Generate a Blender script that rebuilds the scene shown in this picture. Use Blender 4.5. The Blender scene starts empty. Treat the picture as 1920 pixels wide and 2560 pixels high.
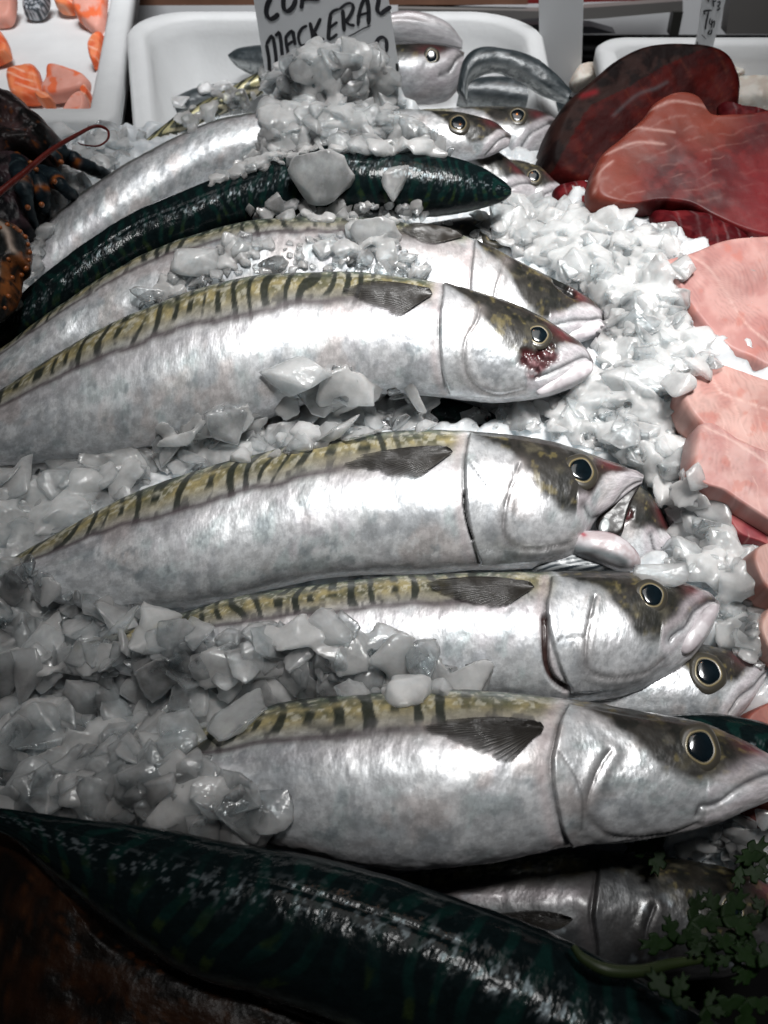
import bpy, bmesh, math, random
import numpy as np
from mathutils import Vector, Matrix
from mathutils.bvhtree import BVHTree

random.seed(7); rng = np.random.default_rng(7)
sc = bpy.context.scene; COL = sc.collection
# ------------------------------------------------------------------ camera, world, light, exposure
H0 = 0.30; PITCH = math.radians(50); FPX = 2009.0; K = 1920/1659.0
cd = bpy.data.cameras.new('camera'); cam = bpy.data.objects.new('camera', cd); COL.objects.link(cam)
cam.location = (0, 0, H0); cam.rotation_euler = (math.pi/2-PITCH, 0, 0)
cd.sensor_fit = 'VERTICAL'; cd.sensor_height = 36; cd.lens = 36*FPX/2560; cd.clip_start = 0.005; cd.clip_end = 50
cd.dof.use_dof = True; cd.dof.focus_distance = 0.33; cd.dof.aperture_fstop = 20
sc.camera = cam
w = bpy.data.worlds.new('World'); sc.world = w; w.use_nodes = True
wn = w.node_tree.nodes; wl = w.node_tree.links
bg = wn['Background']; bg.inputs[0].default_value = (.70, .80, .92, 1); bg.inputs[1].default_value = 0.02

def area(name, loc, target, sx, sy, power, col=(1, 1, 1), spread=180):
    ld = bpy.data.lights.new(name, 'AREA'); ld.shape = 'RECTANGLE'; ld.size = sx; ld.size_y = sy
    ld.energy = power; ld.color = col; ld.spread = math.radians(spread)
    o = bpy.data.objects.new(name, ld); COL.objects.link(o); o.location = loc
    o.rotation_euler = (Vector(target)-Vector(loc)).to_track_quat('-Z', 'Y').to_euler(); return o
area('overhead_panel_lamp', (0.10, 0.60, 1.10), (0.05, 0.42, 0), 0.60, 0.50, .45, (1.0, .99, .97), 90)
area('back_fill', (0.10, .55, 1.3), (0.0, 1.06, .05), .8, .25, 3.4, (.97, .98, 1.0), 50)  # added fill, aimed to brighten the boxes and panels at the back
sl = bpy.data.lights.new('falloff_spot', 'SPOT'); sl.energy = 86; sl.color = (1, .995, .985); sl.shadow_soft_size = .17; sl.spot_size = math.radians(33); sl.spot_blend = .95  # added spot; its soft cone makes the falloff towards left and bottom
so = bpy.data.objects.new('falloff_spot', sl); COL.objects.link(so); so.location = (.20, .24, 1.05)
so.rotation_euler = (Vector((.105, .335, 0))-so.location).to_track_quat('-Z', 'Y').to_euler()
wlmp = bpy.data.lights.new('warm_bulb', 'POINT'); wlmp.energy = .6; wlmp.color = (1, .36, .08); wlmp.shadow_soft_size = .018
wo = bpy.data.objects.new('warm_bulb', wlmp); COL.objects.link(wo); wo.location = (.25, .9, 1.3)
sc.view_settings.view_transform = 'Standard'; sc.view_settings.look = 'None'
sc.view_settings.exposure = 0; sc.view_settings.gamma = 1; sc.view_settings.use_curve_mapping = False
sc.cycles.max_bounces = 10; sc.cycles.transmission_bounces = 8; sc.cycles.glossy_bounces = 4
sc.cycles.diffuse_bounces = 4; sc.cycles.transparent_max_bounces = 24; sc.cycles.use_denoising = True
sc.cycles.caustics_reflective = False; sc.cycles.caustics_refractive = False
# ------------------------------------------------------------------ geometry of the view
CAM = np.array([0, 0, H0]); FW = np.array([0, math.cos(PITCH), -math.sin(PITCH)]); UP = np.array([0, math.sin(PITCH), math.cos(PITCH)])
RT = np.array([1., 0, 0])
def ray(p):                         # p in displayed (1659 px wide) coordinates
    p = np.asarray(p, float)*K
    return FW + (p[..., 0:1]-960)/FPX*RT + (1280-p[..., 1:2])/FPX*UP
def onplane(p, o, n):
    r = ray(p); t = np.dot(np.asarray(o)-CAM, n)/(r@n); return CAM + r*t[..., None]
def onz(x, y, z): return onplane(np.array([x, y], float), (0, 0, z), np.array([0, 0, 1.]))
def project(P):
    d = P-CAM; z = d@FW; return np.stack([(d@RT)/z*FPX+960, 1280-(d@UP)/z*FPX], -1)/K
def sm(e0, e1, x):
    t = np.clip((x-e0)/(e1-e0), 0, 1); return t*t*(3-2*t)
def mix(a, b, t): return a+(b-a)*t
# ------------------------------------------------------------------ noise
PERM = rng.permutation(4096); VAL = rng.random(4096)
def vn(p):
    i = np.floor(p).astype(np.int64); f = p-i; f = f*f*(3-2*f); out = 0
    for dx in (0, 1):
        for dy in (0, 1):
            for dz in (0, 1):
                h = VAL[PERM[(PERM[(PERM[(i[..., 0]+dx) & 4095]+i[..., 1]+dy) & 4095]+i[..., 2]+dz) & 4095]]
                out = out + h*(f[..., 0] if dx else 1-f[..., 0])*(f[..., 1] if dy else 1-f[..., 1])*(f[..., 2] if dz else 1-f[..., 2])
    return out
def fbm(p, s=1, o=4, seed=0):
    p = np.asarray(p, float)*s+seed*17.3; a = .5; t = 0; tot = 0
    for k in range(o):
        t = t+a*vn(p+k*5.1); tot += a; a *= .5; p = p*2.03
    return t/tot
# ------------------------------------------------------------------ mesh / tagging helpers
def tag(o, label=None, cat=None, group=None, kind=None):
    if label: o['label'] = label
    if cat: o['category'] = cat
    if group: o['group'] = group
    if kind: o['kind'] = kind
    return o
def mesh(name, V, F, mat, parent=None, smooth=True, col=None, mr=None, uv=None):
    V = np.asarray(V, float)
    if isinstance(F, list) and F and not all(len(f) == len(F[0]) for f in F):
        me = bpy.data.meshes.new(name); me.from_pydata([tuple(v) for v in V], [], F)
    else:
        F = np.asarray(F, np.int32); n = F.shape[1]
        me = bpy.data.meshes.new(name); me.vertices.add(len(V)); me.vertices.foreach_set('co', V.ravel())
        me.loops.add(F.size); me.loops.foreach_set('vertex_index', F.ravel())
        me.polygons.add(len(F)); me.polygons.foreach_set('loop_start', np.arange(0, F.size, n, dtype=np.int32))
        me.polygons.foreach_set('loop_total', np.full(len(F), n, np.int32)); me.update(calc_edges=True)
    if smooth: me.polygons.foreach_set('use_smooth', np.ones(len(me.polygons), bool))
    for nm, arr in (('Col', col), ('Mat', mr)):
        if arr is not None:
            at = me.color_attributes.new(nm, 'FLOAT_COLOR', 'POINT')
            c4 = np.ones((len(V), 4)); c4[:, :3] = arr; at.data.foreach_set('color', c4.ravel())
    if uv is not None:
        at = me.attributes.new('Fuv', 'FLOAT_VECTOR', 'POINT'); u3 = np.zeros((len(V), 3)); u3[:, :2] = uv
        at.data.foreach_set('vector', u3.ravel())
    me.validate(); me.materials.append(mat)
    o = bpy.data.objects.new(name, me); COL.objects.link(o)
    if parent: o.parent = parent
    return o
def empty(name, loc):
    o = bpy.data.objects.new(name, None); o.empty_display_size = .02; COL.objects.link(o); o.location = tuple(loc); return o
def adopt(child, parent):           # meshes are written in world space: keep them there
    child.parent = parent; child.matrix_parent_inverse = Matrix.Translation(-Vector(parent.location)); return child
# ------------------------------------------------------------------ materials
def newmat(name):
    m = bpy.data.materials.new(name); m.use_nodes = True; nt = m.node_tree
    return m, nt, nt.nodes['Principled BSDF']
def N(nt, t, **kw):
    n = nt.nodes.new(t)
    for k, v in kw.items():
        if k in n.inputs: n.inputs[k].default_value = v
        else: setattr(n, k, v)
    return n
def simple(name, col, rough=.5, metal=0, bump=0, bscale=200, var=.15, vscale=40, sss=0, sr=.004, coat=0, attr=False, spec=.5):
    m, nt, b = newmat(name); L = nt.links
    tc = N(nt, 'ShaderNodeTexCoord'); nz = N(nt, 'ShaderNodeTexNoise', Scale=vscale, Detail=6.0)
    L.new(tc.outputs['Object'], nz.inputs['Vector'])
    mr = N(nt, 'ShaderNodeMapRange'); mr.inputs['From Min'].default_value = .3; mr.inputs['From Max'].default_value = .7
    mr.inputs['To Min'].default_value = 1-var; mr.inputs['To Max'].default_value = 1+var; L.new(nz.outputs['Fac'], mr.inputs['Value'])
    vm = N(nt, 'ShaderNodeVectorMath', operation='SCALE'); L.new(mr.outputs[0], vm.inputs['Scale'])
    if attr:
        at = N(nt, 'ShaderNodeAttribute', attribute_name='Col'); L.new(at.outputs['Color'], vm.inputs[0])
    else: vm.inputs[0].default_value = col
    L.new(vm.outputs[0], b.inputs['Base Color'])
    b.inputs['Roughness'].default_value = rough; b.inputs['Metallic'].default_value = metal; b.inputs['Specular IOR Level'].default_value = spec
    if sss:
        b.inputs['Subsurface Weight'].default_value = sss; b.inputs['Subsurface Radius'].default_value = (1, .5, .35); b.inputs['Subsurface Scale'].default_value = sr
    if coat: b.inputs['Coat Weight'].default_value = coat; b.inputs['Coat Roughness'].default_value = .12
    if bump:
        n2 = N(nt, 'ShaderNodeTexNoise', Scale=bscale, Detail=4.0); L.new(tc.outputs['Object'], n2.inputs['Vector'])
        bp = N(nt, 'ShaderNodeBump', Strength=bump, Distance=.0006); L.new(n2.outputs['Fac'], bp.inputs['Height'])
        L.new(bp.outputs[0], b.inputs['Normal']); L.new(bp.outputs[0], b.inputs['Coat Normal'])
    return m
def fish_mat(name, sbump=.20, coat=.35, spec=.5):
    m, nt, b = newmat(name); L = nt.links
    ac = N(nt, 'ShaderNodeAttribute', attribute_name='Col'); am = N(nt, 'ShaderNodeAttribute', attribute_name='Mat')
    au = N(nt, 'ShaderNodeAttribute', attribute_name='Fuv')
    sp = N(nt, 'ShaderNodeSeparateColor'); L.new(am.outputs['Color'], sp.inputs[0])
    # fine scuffs stretched across the flank
    mp = N(nt, 'ShaderNodeMapping'); mp.inputs['Scale'].default_value = (30, 30, 1); L.new(au.outputs['Vector'], mp.inputs['Vector'])
    n1 = N(nt, 'ShaderNodeTexNoise', Scale=1.0, Detail=6.0, Roughness=.7); L.new(mp.outputs[0], n1.inputs['Vector'])
    mr = N(nt, 'ShaderNodeMapRange'); mr.inputs['From Min'].default_value = .34; mr.inputs['From Max'].default_value = .62
    mr.inputs['To Min'].default_value = .90; mr.inputs['To Max'].default_value = 1.04; L.new(n1.outputs['Fac'], mr.inputs['Value'])
    vm = N(nt, 'ShaderNodeVectorMath', operation='SCALE'); L.new(mr.outputs[0], vm.inputs['Scale']); L.new(ac.outputs['Color'], vm.inputs[0])
    nf = N(nt, 'ShaderNodeTexNoise', Scale=1.0, Detail=8.0, Roughness=.75); mpf = N(nt, 'ShaderNodeMapping'); mpf.inputs['Scale'].default_value = (16, 16, 1); L.new(au.outputs['Vector'], mpf.inputs['Vector']); L.new(mpf.outputs[0], nf.inputs['Vector'])
    mf = N(nt, 'ShaderNodeMapRange'); mf.inputs['From Min'].default_value = .44; mf.inputs['From Max'].default_value = .56; mf.inputs['To Min'].default_value = .80; mf.inputs['To Max'].default_value = 1.08; L.new(nf.outputs['Fac'], mf.inputs['Value'])
    vf = N(nt, 'ShaderNodeVectorMath', operation='SCALE'); L.new(vm.outputs[0], vf.inputs[0]); L.new(mf.outputs[0], vf.inputs['Scale'])
    L.new(vf.outputs[0], b.inputs['Base Color']); L.new(sp.outputs[0], b.inputs['Metallic'])
    ra = N(nt, 'ShaderNodeMath', operation='MULTIPLY_ADD'); ra.inputs[1].default_value = -.22
    L.new(n1.outputs['Fac'], ra.inputs[0])
    rb = N(nt, 'ShaderNodeMath', operation='ADD'); rb.inputs[1].default_value = .11; L.new(sp.outputs[1], rb.inputs[0]); L.new(rb.outputs[0], ra.inputs[2])
    L.new(ra.outputs[0], b.inputs['Roughness'])
    mp2 = N(nt, 'ShaderNodeMapping'); mp2.inputs['Scale'].default_value = (75, 40, 1); L.new(au.outputs['Vector'], mp2.inputs['Vector'])
    vo = N(nt, 'ShaderNodeTexVoronoi', Scale=1.0); L.new(mp2.outputs[0], vo.inputs['Vector'])
    tc = N(nt, 'ShaderNodeTexCoord'); n3 = N(nt, 'ShaderNodeTexNoise', Scale=260.0, Detail=5.0); L.new(tc.outputs['Object'], n3.inputs['Vector'])
    ad = N(nt, 'ShaderNodeMath', operation='MULTIPLY_ADD'); ad.inputs[1].default_value = .35; L.new(vo.outputs['Distance'], ad.inputs[0]); L.new(n3.outputs['Fac'], ad.inputs[2])
    bp = N(nt, 'ShaderNodeBump', Strength=sbump, Distance=.0006); L.new(ad.outputs[0], bp.inputs['Height'])
    L.new(bp.outputs[0], b.inputs['Normal'])
    b.inputs['Coat Weight'].default_value = coat; b.inputs['Coat Roughness'].default_value = .20; b.inputs['Specular IOR Level'].default_value = spec
    n4 = N(nt, 'ShaderNodeBump', Strength=sbump*.5, Distance=.0006); L.new(n3.outputs['Fac'], n4.inputs['Height']); L.new(n4.outputs[0], b.inputs['Coat Normal'])
    return m
def ice_mat(name, clear=.35, tint=(.80, .84, .87)):
    m, nt, b = newmat(name); L = nt.links
    tc = N(nt, 'ShaderNodeTexCoord')
    nb = N(nt, 'ShaderNodeTexNoise', Scale=170.0, Detail=4.0); L.new(tc.outputs['Object'], nb.inputs['Vector'])
    nf = N(nt, 'ShaderNodeTexNoise', Scale=45.0, Detail=5.0, Roughness=.6); L.new(tc.outputs['Object'], nf.inputs['Vector'])
    bp = N(nt, 'ShaderNodeBump', Strength=.30, Distance=.0010); L.new(nb.outputs['Fac'], bp.inputs['Height'])
    b.inputs['Base Color'].default_value = (*tint, 1); b.inputs['Roughness'].default_value = .34; b.inputs['IOR'].default_value = 1.31
    b.inputs['Subsurface Weight'].default_value = .8; b.inputs['Subsurface Radius'].default_value = (.9, 1, 1.05); b.inputs['Subsurface Scale'].default_value = .014
    b.inputs['Specular IOR Level'].default_value = .7; b.inputs['Coat Weight'].default_value = .4; b.inputs['Coat Roughness'].default_value = .10
    L.new(bp.outputs[0], b.inputs['Normal'])
    tr = N(nt, 'ShaderNodeBsdfTransparent'); tr.inputs['Color'].default_value = (.90, .93, .94, 1)
    nb2 = N(nt, 'ShaderNodeTexNoise', Scale=420.0, Detail=3.0); L.new(tc.outputs['Object'], nb2.inputs['Vector'])
    bp2 = N(nt, 'ShaderNodeBump', Strength=.45, Distance=.0008); L.new(nb2.outputs['Fac'], bp2.inputs['Height']); L.new(bp.outputs[0], bp2.inputs['Normal'])
    gl = N(nt, 'ShaderNodeBsdfGlossy', Roughness=.13); L.new(bp2.outputs[0], gl.inputs['Normal'])
    fr = N(nt, 'ShaderNodeFresnel', IOR=1.45); L.new(bp2.outputs[0], fr.inputs['Normal'])
    wet = N(nt, 'ShaderNodeMixShader'); L.new(fr.outputs[0], wet.inputs[0]); L.new(tr.outputs[0], wet.inputs[1]); L.new(gl.outputs[0], wet.inputs[2])
    L.new(bp2.outputs[0], b.inputs['Coat Normal'])
    lw = N(nt, 'ShaderNodeLayerWeight', Blend=.35)
    mr = N(nt, 'ShaderNodeMapRange'); mr.inputs['From Min'].default_value = .36; mr.inputs['From Max'].default_value = .64
    mr.inputs['To Min'].default_value = max(0, clear-.22); mr.inputs['To Max'].default_value = min(1, clear+.22); L.new(nf.outputs['Fac'], mr.inputs['Value'])
    inv = N(nt, 'ShaderNodeMath', operation='MULTIPLY_ADD'); inv.inputs[1].default_value = -.75; inv.inputs[2].default_value = 1.0; L.new(lw.outputs['Facing'], inv.inputs[0])
    mu = N(nt, 'ShaderNodeMath', operation='MULTIPLY'); L.new(inv.outputs[0], mu.inputs[0]); L.new(mr.outputs[0], mu.inputs[1])
    mx = N(nt, 'ShaderNodeMixShader'); L.new(mu.outputs[0], mx.inputs[0]); L.new(b.outputs[0], mx.inputs[1]); L.new(wet.outputs[0], mx.inputs[2])
    L.new(mx.outputs[0], nt.nodes['Material Output'].inputs['Surface']); return m
M_FISH = fish_mat('mackerel_skin'); M_BACK = fish_mat('mackerel_dark_back', .26, .0, .16)
M_ICE = ice_mat('crushed_ice', .45, (.82, .84, .84)); M_ICEC = ice_mat('clear_ice', .76, (.86, .88, .89)); M_ICEM = ice_mat('lump_ice', .55, (.82, .85, .86)); M_BED = ice_mat('ice_base', -.3, (.66, .69, .71))
M_EYE = simple('eye_ring', (0, 0, 0), .35, .1, coat=.4, attr=True, var=.1)
M_PUP = simple('pupil', (.003, .007, .010), .06, 0, var=.4, vscale=200, coat=1)
M_MEAT = simple('wet_flesh', (0, 0, 0), .42, 0, .3, 160, .14, 45, .15, .003, 0, True, .22)
M_DARKM = simple('dark_meat', (0, 0, 0), .5, 0, .6, 240, .3, 40, 0, 0, 0, True, .04)
M_FOAM = simple('polystyrene', (.72, .73, .73), .6, 0, .35, 300, .05, 30, 0)
M_CARD = simple('white_card', (.70, .71, .72), .6, 0, 0, 1, .03, 12)
M_INK = simple('black_marker', (.02, .02, .025), .5, 0, 0, 1, .5, 60)
M_SHELL = simple('shell', (0, 0, 0), .38, 0, 1.0, 260, .35, 90, 0, 0, .0, True, .2)
M_STEEL = simple('dull_steel', (.22, .21, .20), .45, .5, 0, 1, .1, 8)
M_RED = simple('red_liner', (.18, .012, .012), .5, 0, 0, 1, .3, 12)
M_WHITE = simple('white_panel', (.62, .63, .64), .45, 0, 0, 1, .06, 6)
M_GREEN = simple('parsley_leaf', (.005, .017, .002), .6, 0, .5, 300, .4, 60, 0, 0, 0, False, .2)
M_FIN = simple('fin_membrane', (0, 0, 0), .35, .0, .2, 200, .2, 80, 0, 0, .2, True)
_nt = M_FIN.node_tree; _a = N(_nt, 'ShaderNodeAttribute', attribute_name='Mat'); _s = N(_nt, 'ShaderNodeSeparateColor'); _nt.links.new(_a.outputs['Color'], _s.inputs[0]); _nt.links.new(_s.outputs[0], _nt.nodes['Principled BSDF'].inputs['Alpha'])
M_FLOOR = simple('dark_tray', (.006, .006, .006), .95, spec=0)
# ------------------------------------------------------------------ splines
def catmull(P, n, closed=False):
    P = np.asarray(P, float)
    Q = np.vstack([P[-1], P, P[0], P[1]]) if closed else np.vstack([2*P[0]-P[1], P, 2*P[-1]-P[-2]])
    seg = len(P) if closed else len(P)-1
    t = np.linspace(0, seg, n, endpoint=not closed); t = np.minimum(t, seg-1e-9); i = np.floor(t).astype(int); f = (t-i)[:, None]
    p0, p1, p2, p3 = Q[i], Q[i+1], Q[i+2], Q[i+3]
    return .5*((2*p1)+(-p0+p2)*f+(2*p0-5*p1+4*p2-p3)*f*f+(-p0+3*p1-3*p2+p3)*f**3)
# ------------------------------------------------------------------ FISH
class Fish: pass
CANON = {}
def polydist(P, line):              # distance of points P to a 3-D polyline given as dense points
    out = np.full(len(P), 1e9)
    for q in line: out = np.minimum(out, ((P-q)**2).sum(1))
    return np.sqrt(out)
def make_fish(st, zm, tilt, gill=None, label='', paint='side', res=(420, 120), r=.66, eye=None, feats=None, fin=None, group='mackerel laid out on the ice',
              cat='mackerel', name='mackerel', seed=1, yaw=0, stripe=.108, hl=None, tone=1.0, dark_top=None, pupil_only=False, line_w=.40):
    st = np.array(st, float); f = Fish()
    n = np.array([math.sin(math.radians(yaw)), -math.sin(math.radians(tilt)), math.cos(math.radians(tilt))]); n /= np.linalg.norm(n)
    c = st[:, :2].mean(0)*.5+st[:, 2:].mean(0)*.5; o = onz(c[0], c[1], zm)
    na, nf = res
    S = catmull(st, na*3)
    T3 = onplane(S[:, :2], o, n); B3 = onplane(S[:, 2:], o, n); M = (T3+B3)/2
    s = np.r_[0, np.cumsum(np.linalg.norm(np.diff(M, axis=0), axis=1))]
    u = np.linspace(0, 1, na); u = mix(u, u**1.5, .5)*s[-1]
    ip = lambda A: np.stack([np.interp(u, s, A[:, k]) for k in range(3)], 1)
    M = ip(M); Hv = ip((T3-B3)/2); hh = np.linalg.norm(Hv, axis=1); Hd = Hv/hh[:, None]
    vd = CAM-M; vd /= np.linalg.norm(vd, axis=1)[:, None]
    tn = np.abs((vd*Hd).sum(1)); cn = np.abs(vd@n); q = np.hypot(tn, cn)
    k = (cn/q)/np.sqrt((cn/q)**2+(r*tn/q)**2); hh = hh*k
    f.hl = hl or (np.interp(gill, st[:, 0][::-1], np.arange(len(st))[::-1]) if gill is not None else 6)
    if hl is None:
        idx = f.hl/(len(st)-1)*(len(S)-1); f.hl = np.interp(idx, np.arange(len(S)), s)
    a = u/f.hl
    ph = np.linspace(0, 2*np.pi, nf, endpoint=False)
    sg = np.sign(-(vd*Hd).sum(1)); rho = sg*np.arctan(r*tn/np.maximum(cn, .05)); rho = np.clip(rho, -.9, .9)*.85
    rho = np.convolve(np.pad(rho, 20, 'edge'), np.ones(41)/41, 'valid')
    A, PH = np.meshgrid(a, ph, indexing='ij'); PR = np.mod(PH-rho[:, None], 2*np.pi); W = np.where(PR <= np.pi, PR/np.pi, 2-PR/np.pi)
    cs, sn = np.cos(PH), np.sin(PH)
    Th = hh*r*(1-.25*np.exp(-(a/.25)**2))
    f.M, f.Hd, f.n, f.hh, f.Th, f.a, f.ph = M, Hd, n, hh, Th, a, ph
    P = M[:, None]+Hd[:, None]*(hh[:, None]*cs)[..., None]+n*(Th[:, None]*sn)[..., None]
    nr = Hd[:, None]*(cs/np.maximum(hh, 1e-4)[:, None])[..., None]+n*(sn/np.maximum(Th, 1e-4)[:, None])[..., None]
    nr /= np.linalg.norm(nr, axis=2)[..., None]
    f.P0 = P.copy(); f.nr = nr
    px = project(P); vis = ((nr*(CAM-P)).sum(2) > 0) & (PR <= np.pi)
    f.px, f.vis = px, vis
    def loc(pt):                    # pixel -> (a, w)
        d = ((px-np.array(pt))**2).sum(2)+np.where(vis, 0, 1e9); i, j = np.unravel_index(d.argmin(), d.shape)
        return a[i], W[i, j]
    def surf(aw):                   # (a,w) -> 3-D
        aw = np.asarray(aw); ai = np.interp(aw[:, 0], a, np.arange(na)); i = np.clip(ai.astype(int), 0, na-2); t = (ai-i)[:, None]
        g = lambda X: X[i]*(1-t)+X[i+1]*t
        h1 = np.interp(aw[:, 0], a, hh)[:, None]; t1 = np.interp(aw[:, 0], a, Th)[:, None]; pp = aw[:, 1:2]*np.pi+np.interp(aw[:, 0], a, rho)[:, None]
        return g(M)+g(Hd)*h1*np.cos(pp)+n*t1*np.sin(pp)
    f.loc, f.surf = loc, surf
    ft = dict(CANON)
    if gill is not None or feats:
        for kk, v in (feats or {}).items():
            ft[kk] = np.array([loc(p) for p in v]) if v is not None else None
    f.ft = ft
    flat = lambda X: X.reshape(-1, *X.shape[2:])
    Pf, Af, Wf, Nf = flat(P), A.ravel(), W.ravel(), flat(nr); side1 = (PR <= np.pi*1.02).ravel()
    disp = np.zeros(len(Pf)); c3 = np.ones((len(Pf), 3)); met = np.full(len(Pf), .36); rg = np.full(len(Pf), .42)
    q3 = np.stack([Af*3, Wf*3, np.full_like(Af, seed)], 1)
    n1 = fbm(q3, 1.1, 5, seed); n2 = fbm(q3, 3.1, 5, seed+3); n3 = fbm(q3*np.array([1.2, 1, 1]), 4, 4, seed+5); n4 = fbm(q3, 7., 4, seed+9)
    def C(*v): return np.array(v, float)
    def blend(col, t): 
        nonlocal c3; c3 = c3*(1-t[:, None])+np.asarray(col)*t[:, None]
    hm = f.hl
    dk = lambda nm: polydist(Pf, surf(catmull(ft[nm], 60)))/hm if ft.get(nm) is not None else None
    if paint == 'side':
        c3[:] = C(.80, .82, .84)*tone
        blend(C(.84, .80, .84)*tone, sm(.5, .7, n1)*.6); blend(C(.66, .78, .78)*tone, sm(.52, .66, n2)*.5)
        blend(C(.34, .37, .40)*tone, sm(.50, .64, n3)*.35*sm(.25, .6, n1+.1)); blend(C(.42, .45, .48)*tone, sm(.50, .62, fbm(q3, 1.6, 6, seed+14))*.55); blend(C(.82, .70, .66)*tone, sm(.54, .66, fbm(q3, 1.3, 4, seed+24))*.45); blend(C(.30, .34, .37), sm(.58, .68, n2)*sm(.5, .62, n4)*.6)
        blend(C(.95, .96, .97)*tone, sm(.53, .60, fbm(q3, 5, 5, seed+21))*.5)
        bel = sm(.72, .95, Wf+.1*(n1-.5)); blend(C(.62, .60, .62)*tone, bel*.55); met -= bel*.25; rg += bel*.05
        body = sm(.98, 1.12, Af+.05*(Wf-.3))
        wob = .05*(fbm(q3*np.array([1., 0, 1]), 2.0, 3, seed+11)-.5)
        lw = line_w-.03-.05*(1-sm(1.1, 2.3, Af))
        blend(C(.09, .08, .07), body*np.exp(-((Af-1.55)/.33)**2-((Wf-lw+.04*(n2-.5))/.07)**2)*.75)
        up = body*(1-sm(lw-.07, lw+.05, Wf+wob+.04*(n4-.5))); blend(C(.30, .27, .19)*tone, up*.88); met -= up*.3
        gold = body*(1-sm(lw-.12, lw-.04, Wf+wob)); blend(mix(C(.13, .125, .06), C(.40, .33, .15), sm(.38, .62, n2*.5+n4*.5)[:, None]), gold*.9*sm(.30, .5, n2+.15)); met -= gold*.15
        blend(C(.07, .12, .10), body*(1-sm(.06, .22, Wf+.1*(n2-.5)))*.85); blend(C(.75, .72, .60), gold*sm(.55, .60, fbm(q3, 14, 3, seed+50))*.5); blend(C(.010, .014, .012), body*(1-sm(.03, .11, Wf+.06*(n4-.5)))*.9)  # dark dorsal tones; silver glints painted as pale flecks in the gold
        sw = Af/stripe+.9*(fbm(q3*np.array([1., .6, 1]), 1.3, 2, seed+4)-.5)*2+np.sin(Wf*11+Af*5+seed)*.15*(.4+2*fbm(q3, 1.1, 2, seed+41))+Wf*.6*math.cos(seed)
        kid = np.stack([np.floor(sw+.5)*3.7, np.zeros_like(sw), np.full_like(sw, seed+.5)], 1); rw = vn(kid); rb = vn(kid+7.3)
        stp = sm(.22, .62, np.cos(2*np.pi*sw)+1.0*(n4-.5)+.9*(rw-.5)); stp = stp*(1-.8*np.exp(-((Wf-.17-.1*(rb-.5))/.022)**2)*(rb > .5)); ext = 1-sm(lw-.05, lw-.01, Wf+.17*(rb-.5)+.04*(n2-.5))
        stm = stp*ext*sm(1.1, 1.5, Af); blend(C(.018, .024, .018), stm*(.90+.08*rw)); met -= stm*.3
        dots = sm(.60, .68, fbm(q3*np.array([2.2, 1.5, 1]), 3.2, 2, seed+8))*np.exp(-((Wf+wob-lw+.03)/.05)**2)*body; blend(C(.05, .05, .05), dots*.7)
        ln = np.exp(-((Wf+wob-lw)/.020)**2)*body*sm(1.25, 1.7, Af+.5*(n1-.5))*sm(.25, .42, n2+.1); blend(C(.05, .035, .04), ln*.92); met -= ln*.3
        blend(C(.42, .36, .38), np.exp(-((Wf+wob-lw-.06)/.05)**2)*body*.35)
        ll = np.exp(-((Wf-.155-.02*np.sin(Af*9))/.006)**2)*body*sm(1, 1.3, Af); blend(C(.03, .03, .025), ll*.6)
        # head
        hd = 1-sm(.97, 1.02, Af)
        wd = np.interp(Af, [0, .06, .12, .2, .3, .42, .5, .6, .7, .8, .95, 1.05], [.32, .26, .27, .33, .46, .55, .56, .50, .40, .30, .20, .17] if dark_top is None else dark_top)
        dkz = hd*(1-sm(wd-.05, wd+.05, Wf+.10*(n2-.5)))
        blend(C(.022, .019, .014), dkz*.98); met -= dkz*.35; rg -= dkz*.06
        blend(C(.17, .15, .10), dkz*sm(.54, .70, n2)*.5*sm(.2, .6, Af)); blend(C(.26, .21, .08), dkz*sm(.60, .70, n4)*.45); blend(C(.01, .012, .01), dkz*(1-sm(.40, .50, n3))*.7)
        blend(C(.16, .035, .04), hd*np.exp(-(((Af-.22)/.08)**2+((Wf-.2)/.10)**2))*.8)
        blend(C(.012, .014, .012), hd*(1-sm(.015, .07, Wf))*.9)
        chk = hd*(1-dkz)*sm(.3, .5, Af); met += chk*.22; rg -= chk*.08*sm(.4, .6, n2); blend(C(.90, .91, .93)*tone, chk*sm(.45, .6, n1)*.6)
        jaw = hd*(1-sm(.22, .34, Af))*(1-dkz); blend(C(.52, .48, .49)*tone, jaw*.6); met -= jaw*.45
        if ft.get('gill') is not None and gill is not None:
            g = ft['gill']; go = np.argsort(g[:, 1]); ga = np.interp(Wf, g[go, 1], g[go, 0])
            on = side1 & (Wf > g[:, 1].min()-.02) & (Wf < g[:, 1].max()+.02)
            da = ga-Af                                   # positive = on the gill cover
            disp += np.where(on, np.where(da > 0, .0018*np.exp(-da/.16)*sm(0, .012, da), 0), 0)*(hm/.08)
            d = dk('gill'); e = np.where(side1, np.exp(-(d/.010)**2), 0); blend(C(.05, .045, .045), e*.8*sm(.2, .45, n3+.15)*(1-.45*sm(.4, .7, Wf))); disp -= e*.0006  # shadow along the gill cover edge painted as a dark line
            e2 = np.where(side1 & (da < 0), np.exp(-((d-.035)/.03)**2), 0); blend(C(.60, .50, .50)*tone, e2*.55); met -= e2*.3
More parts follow.
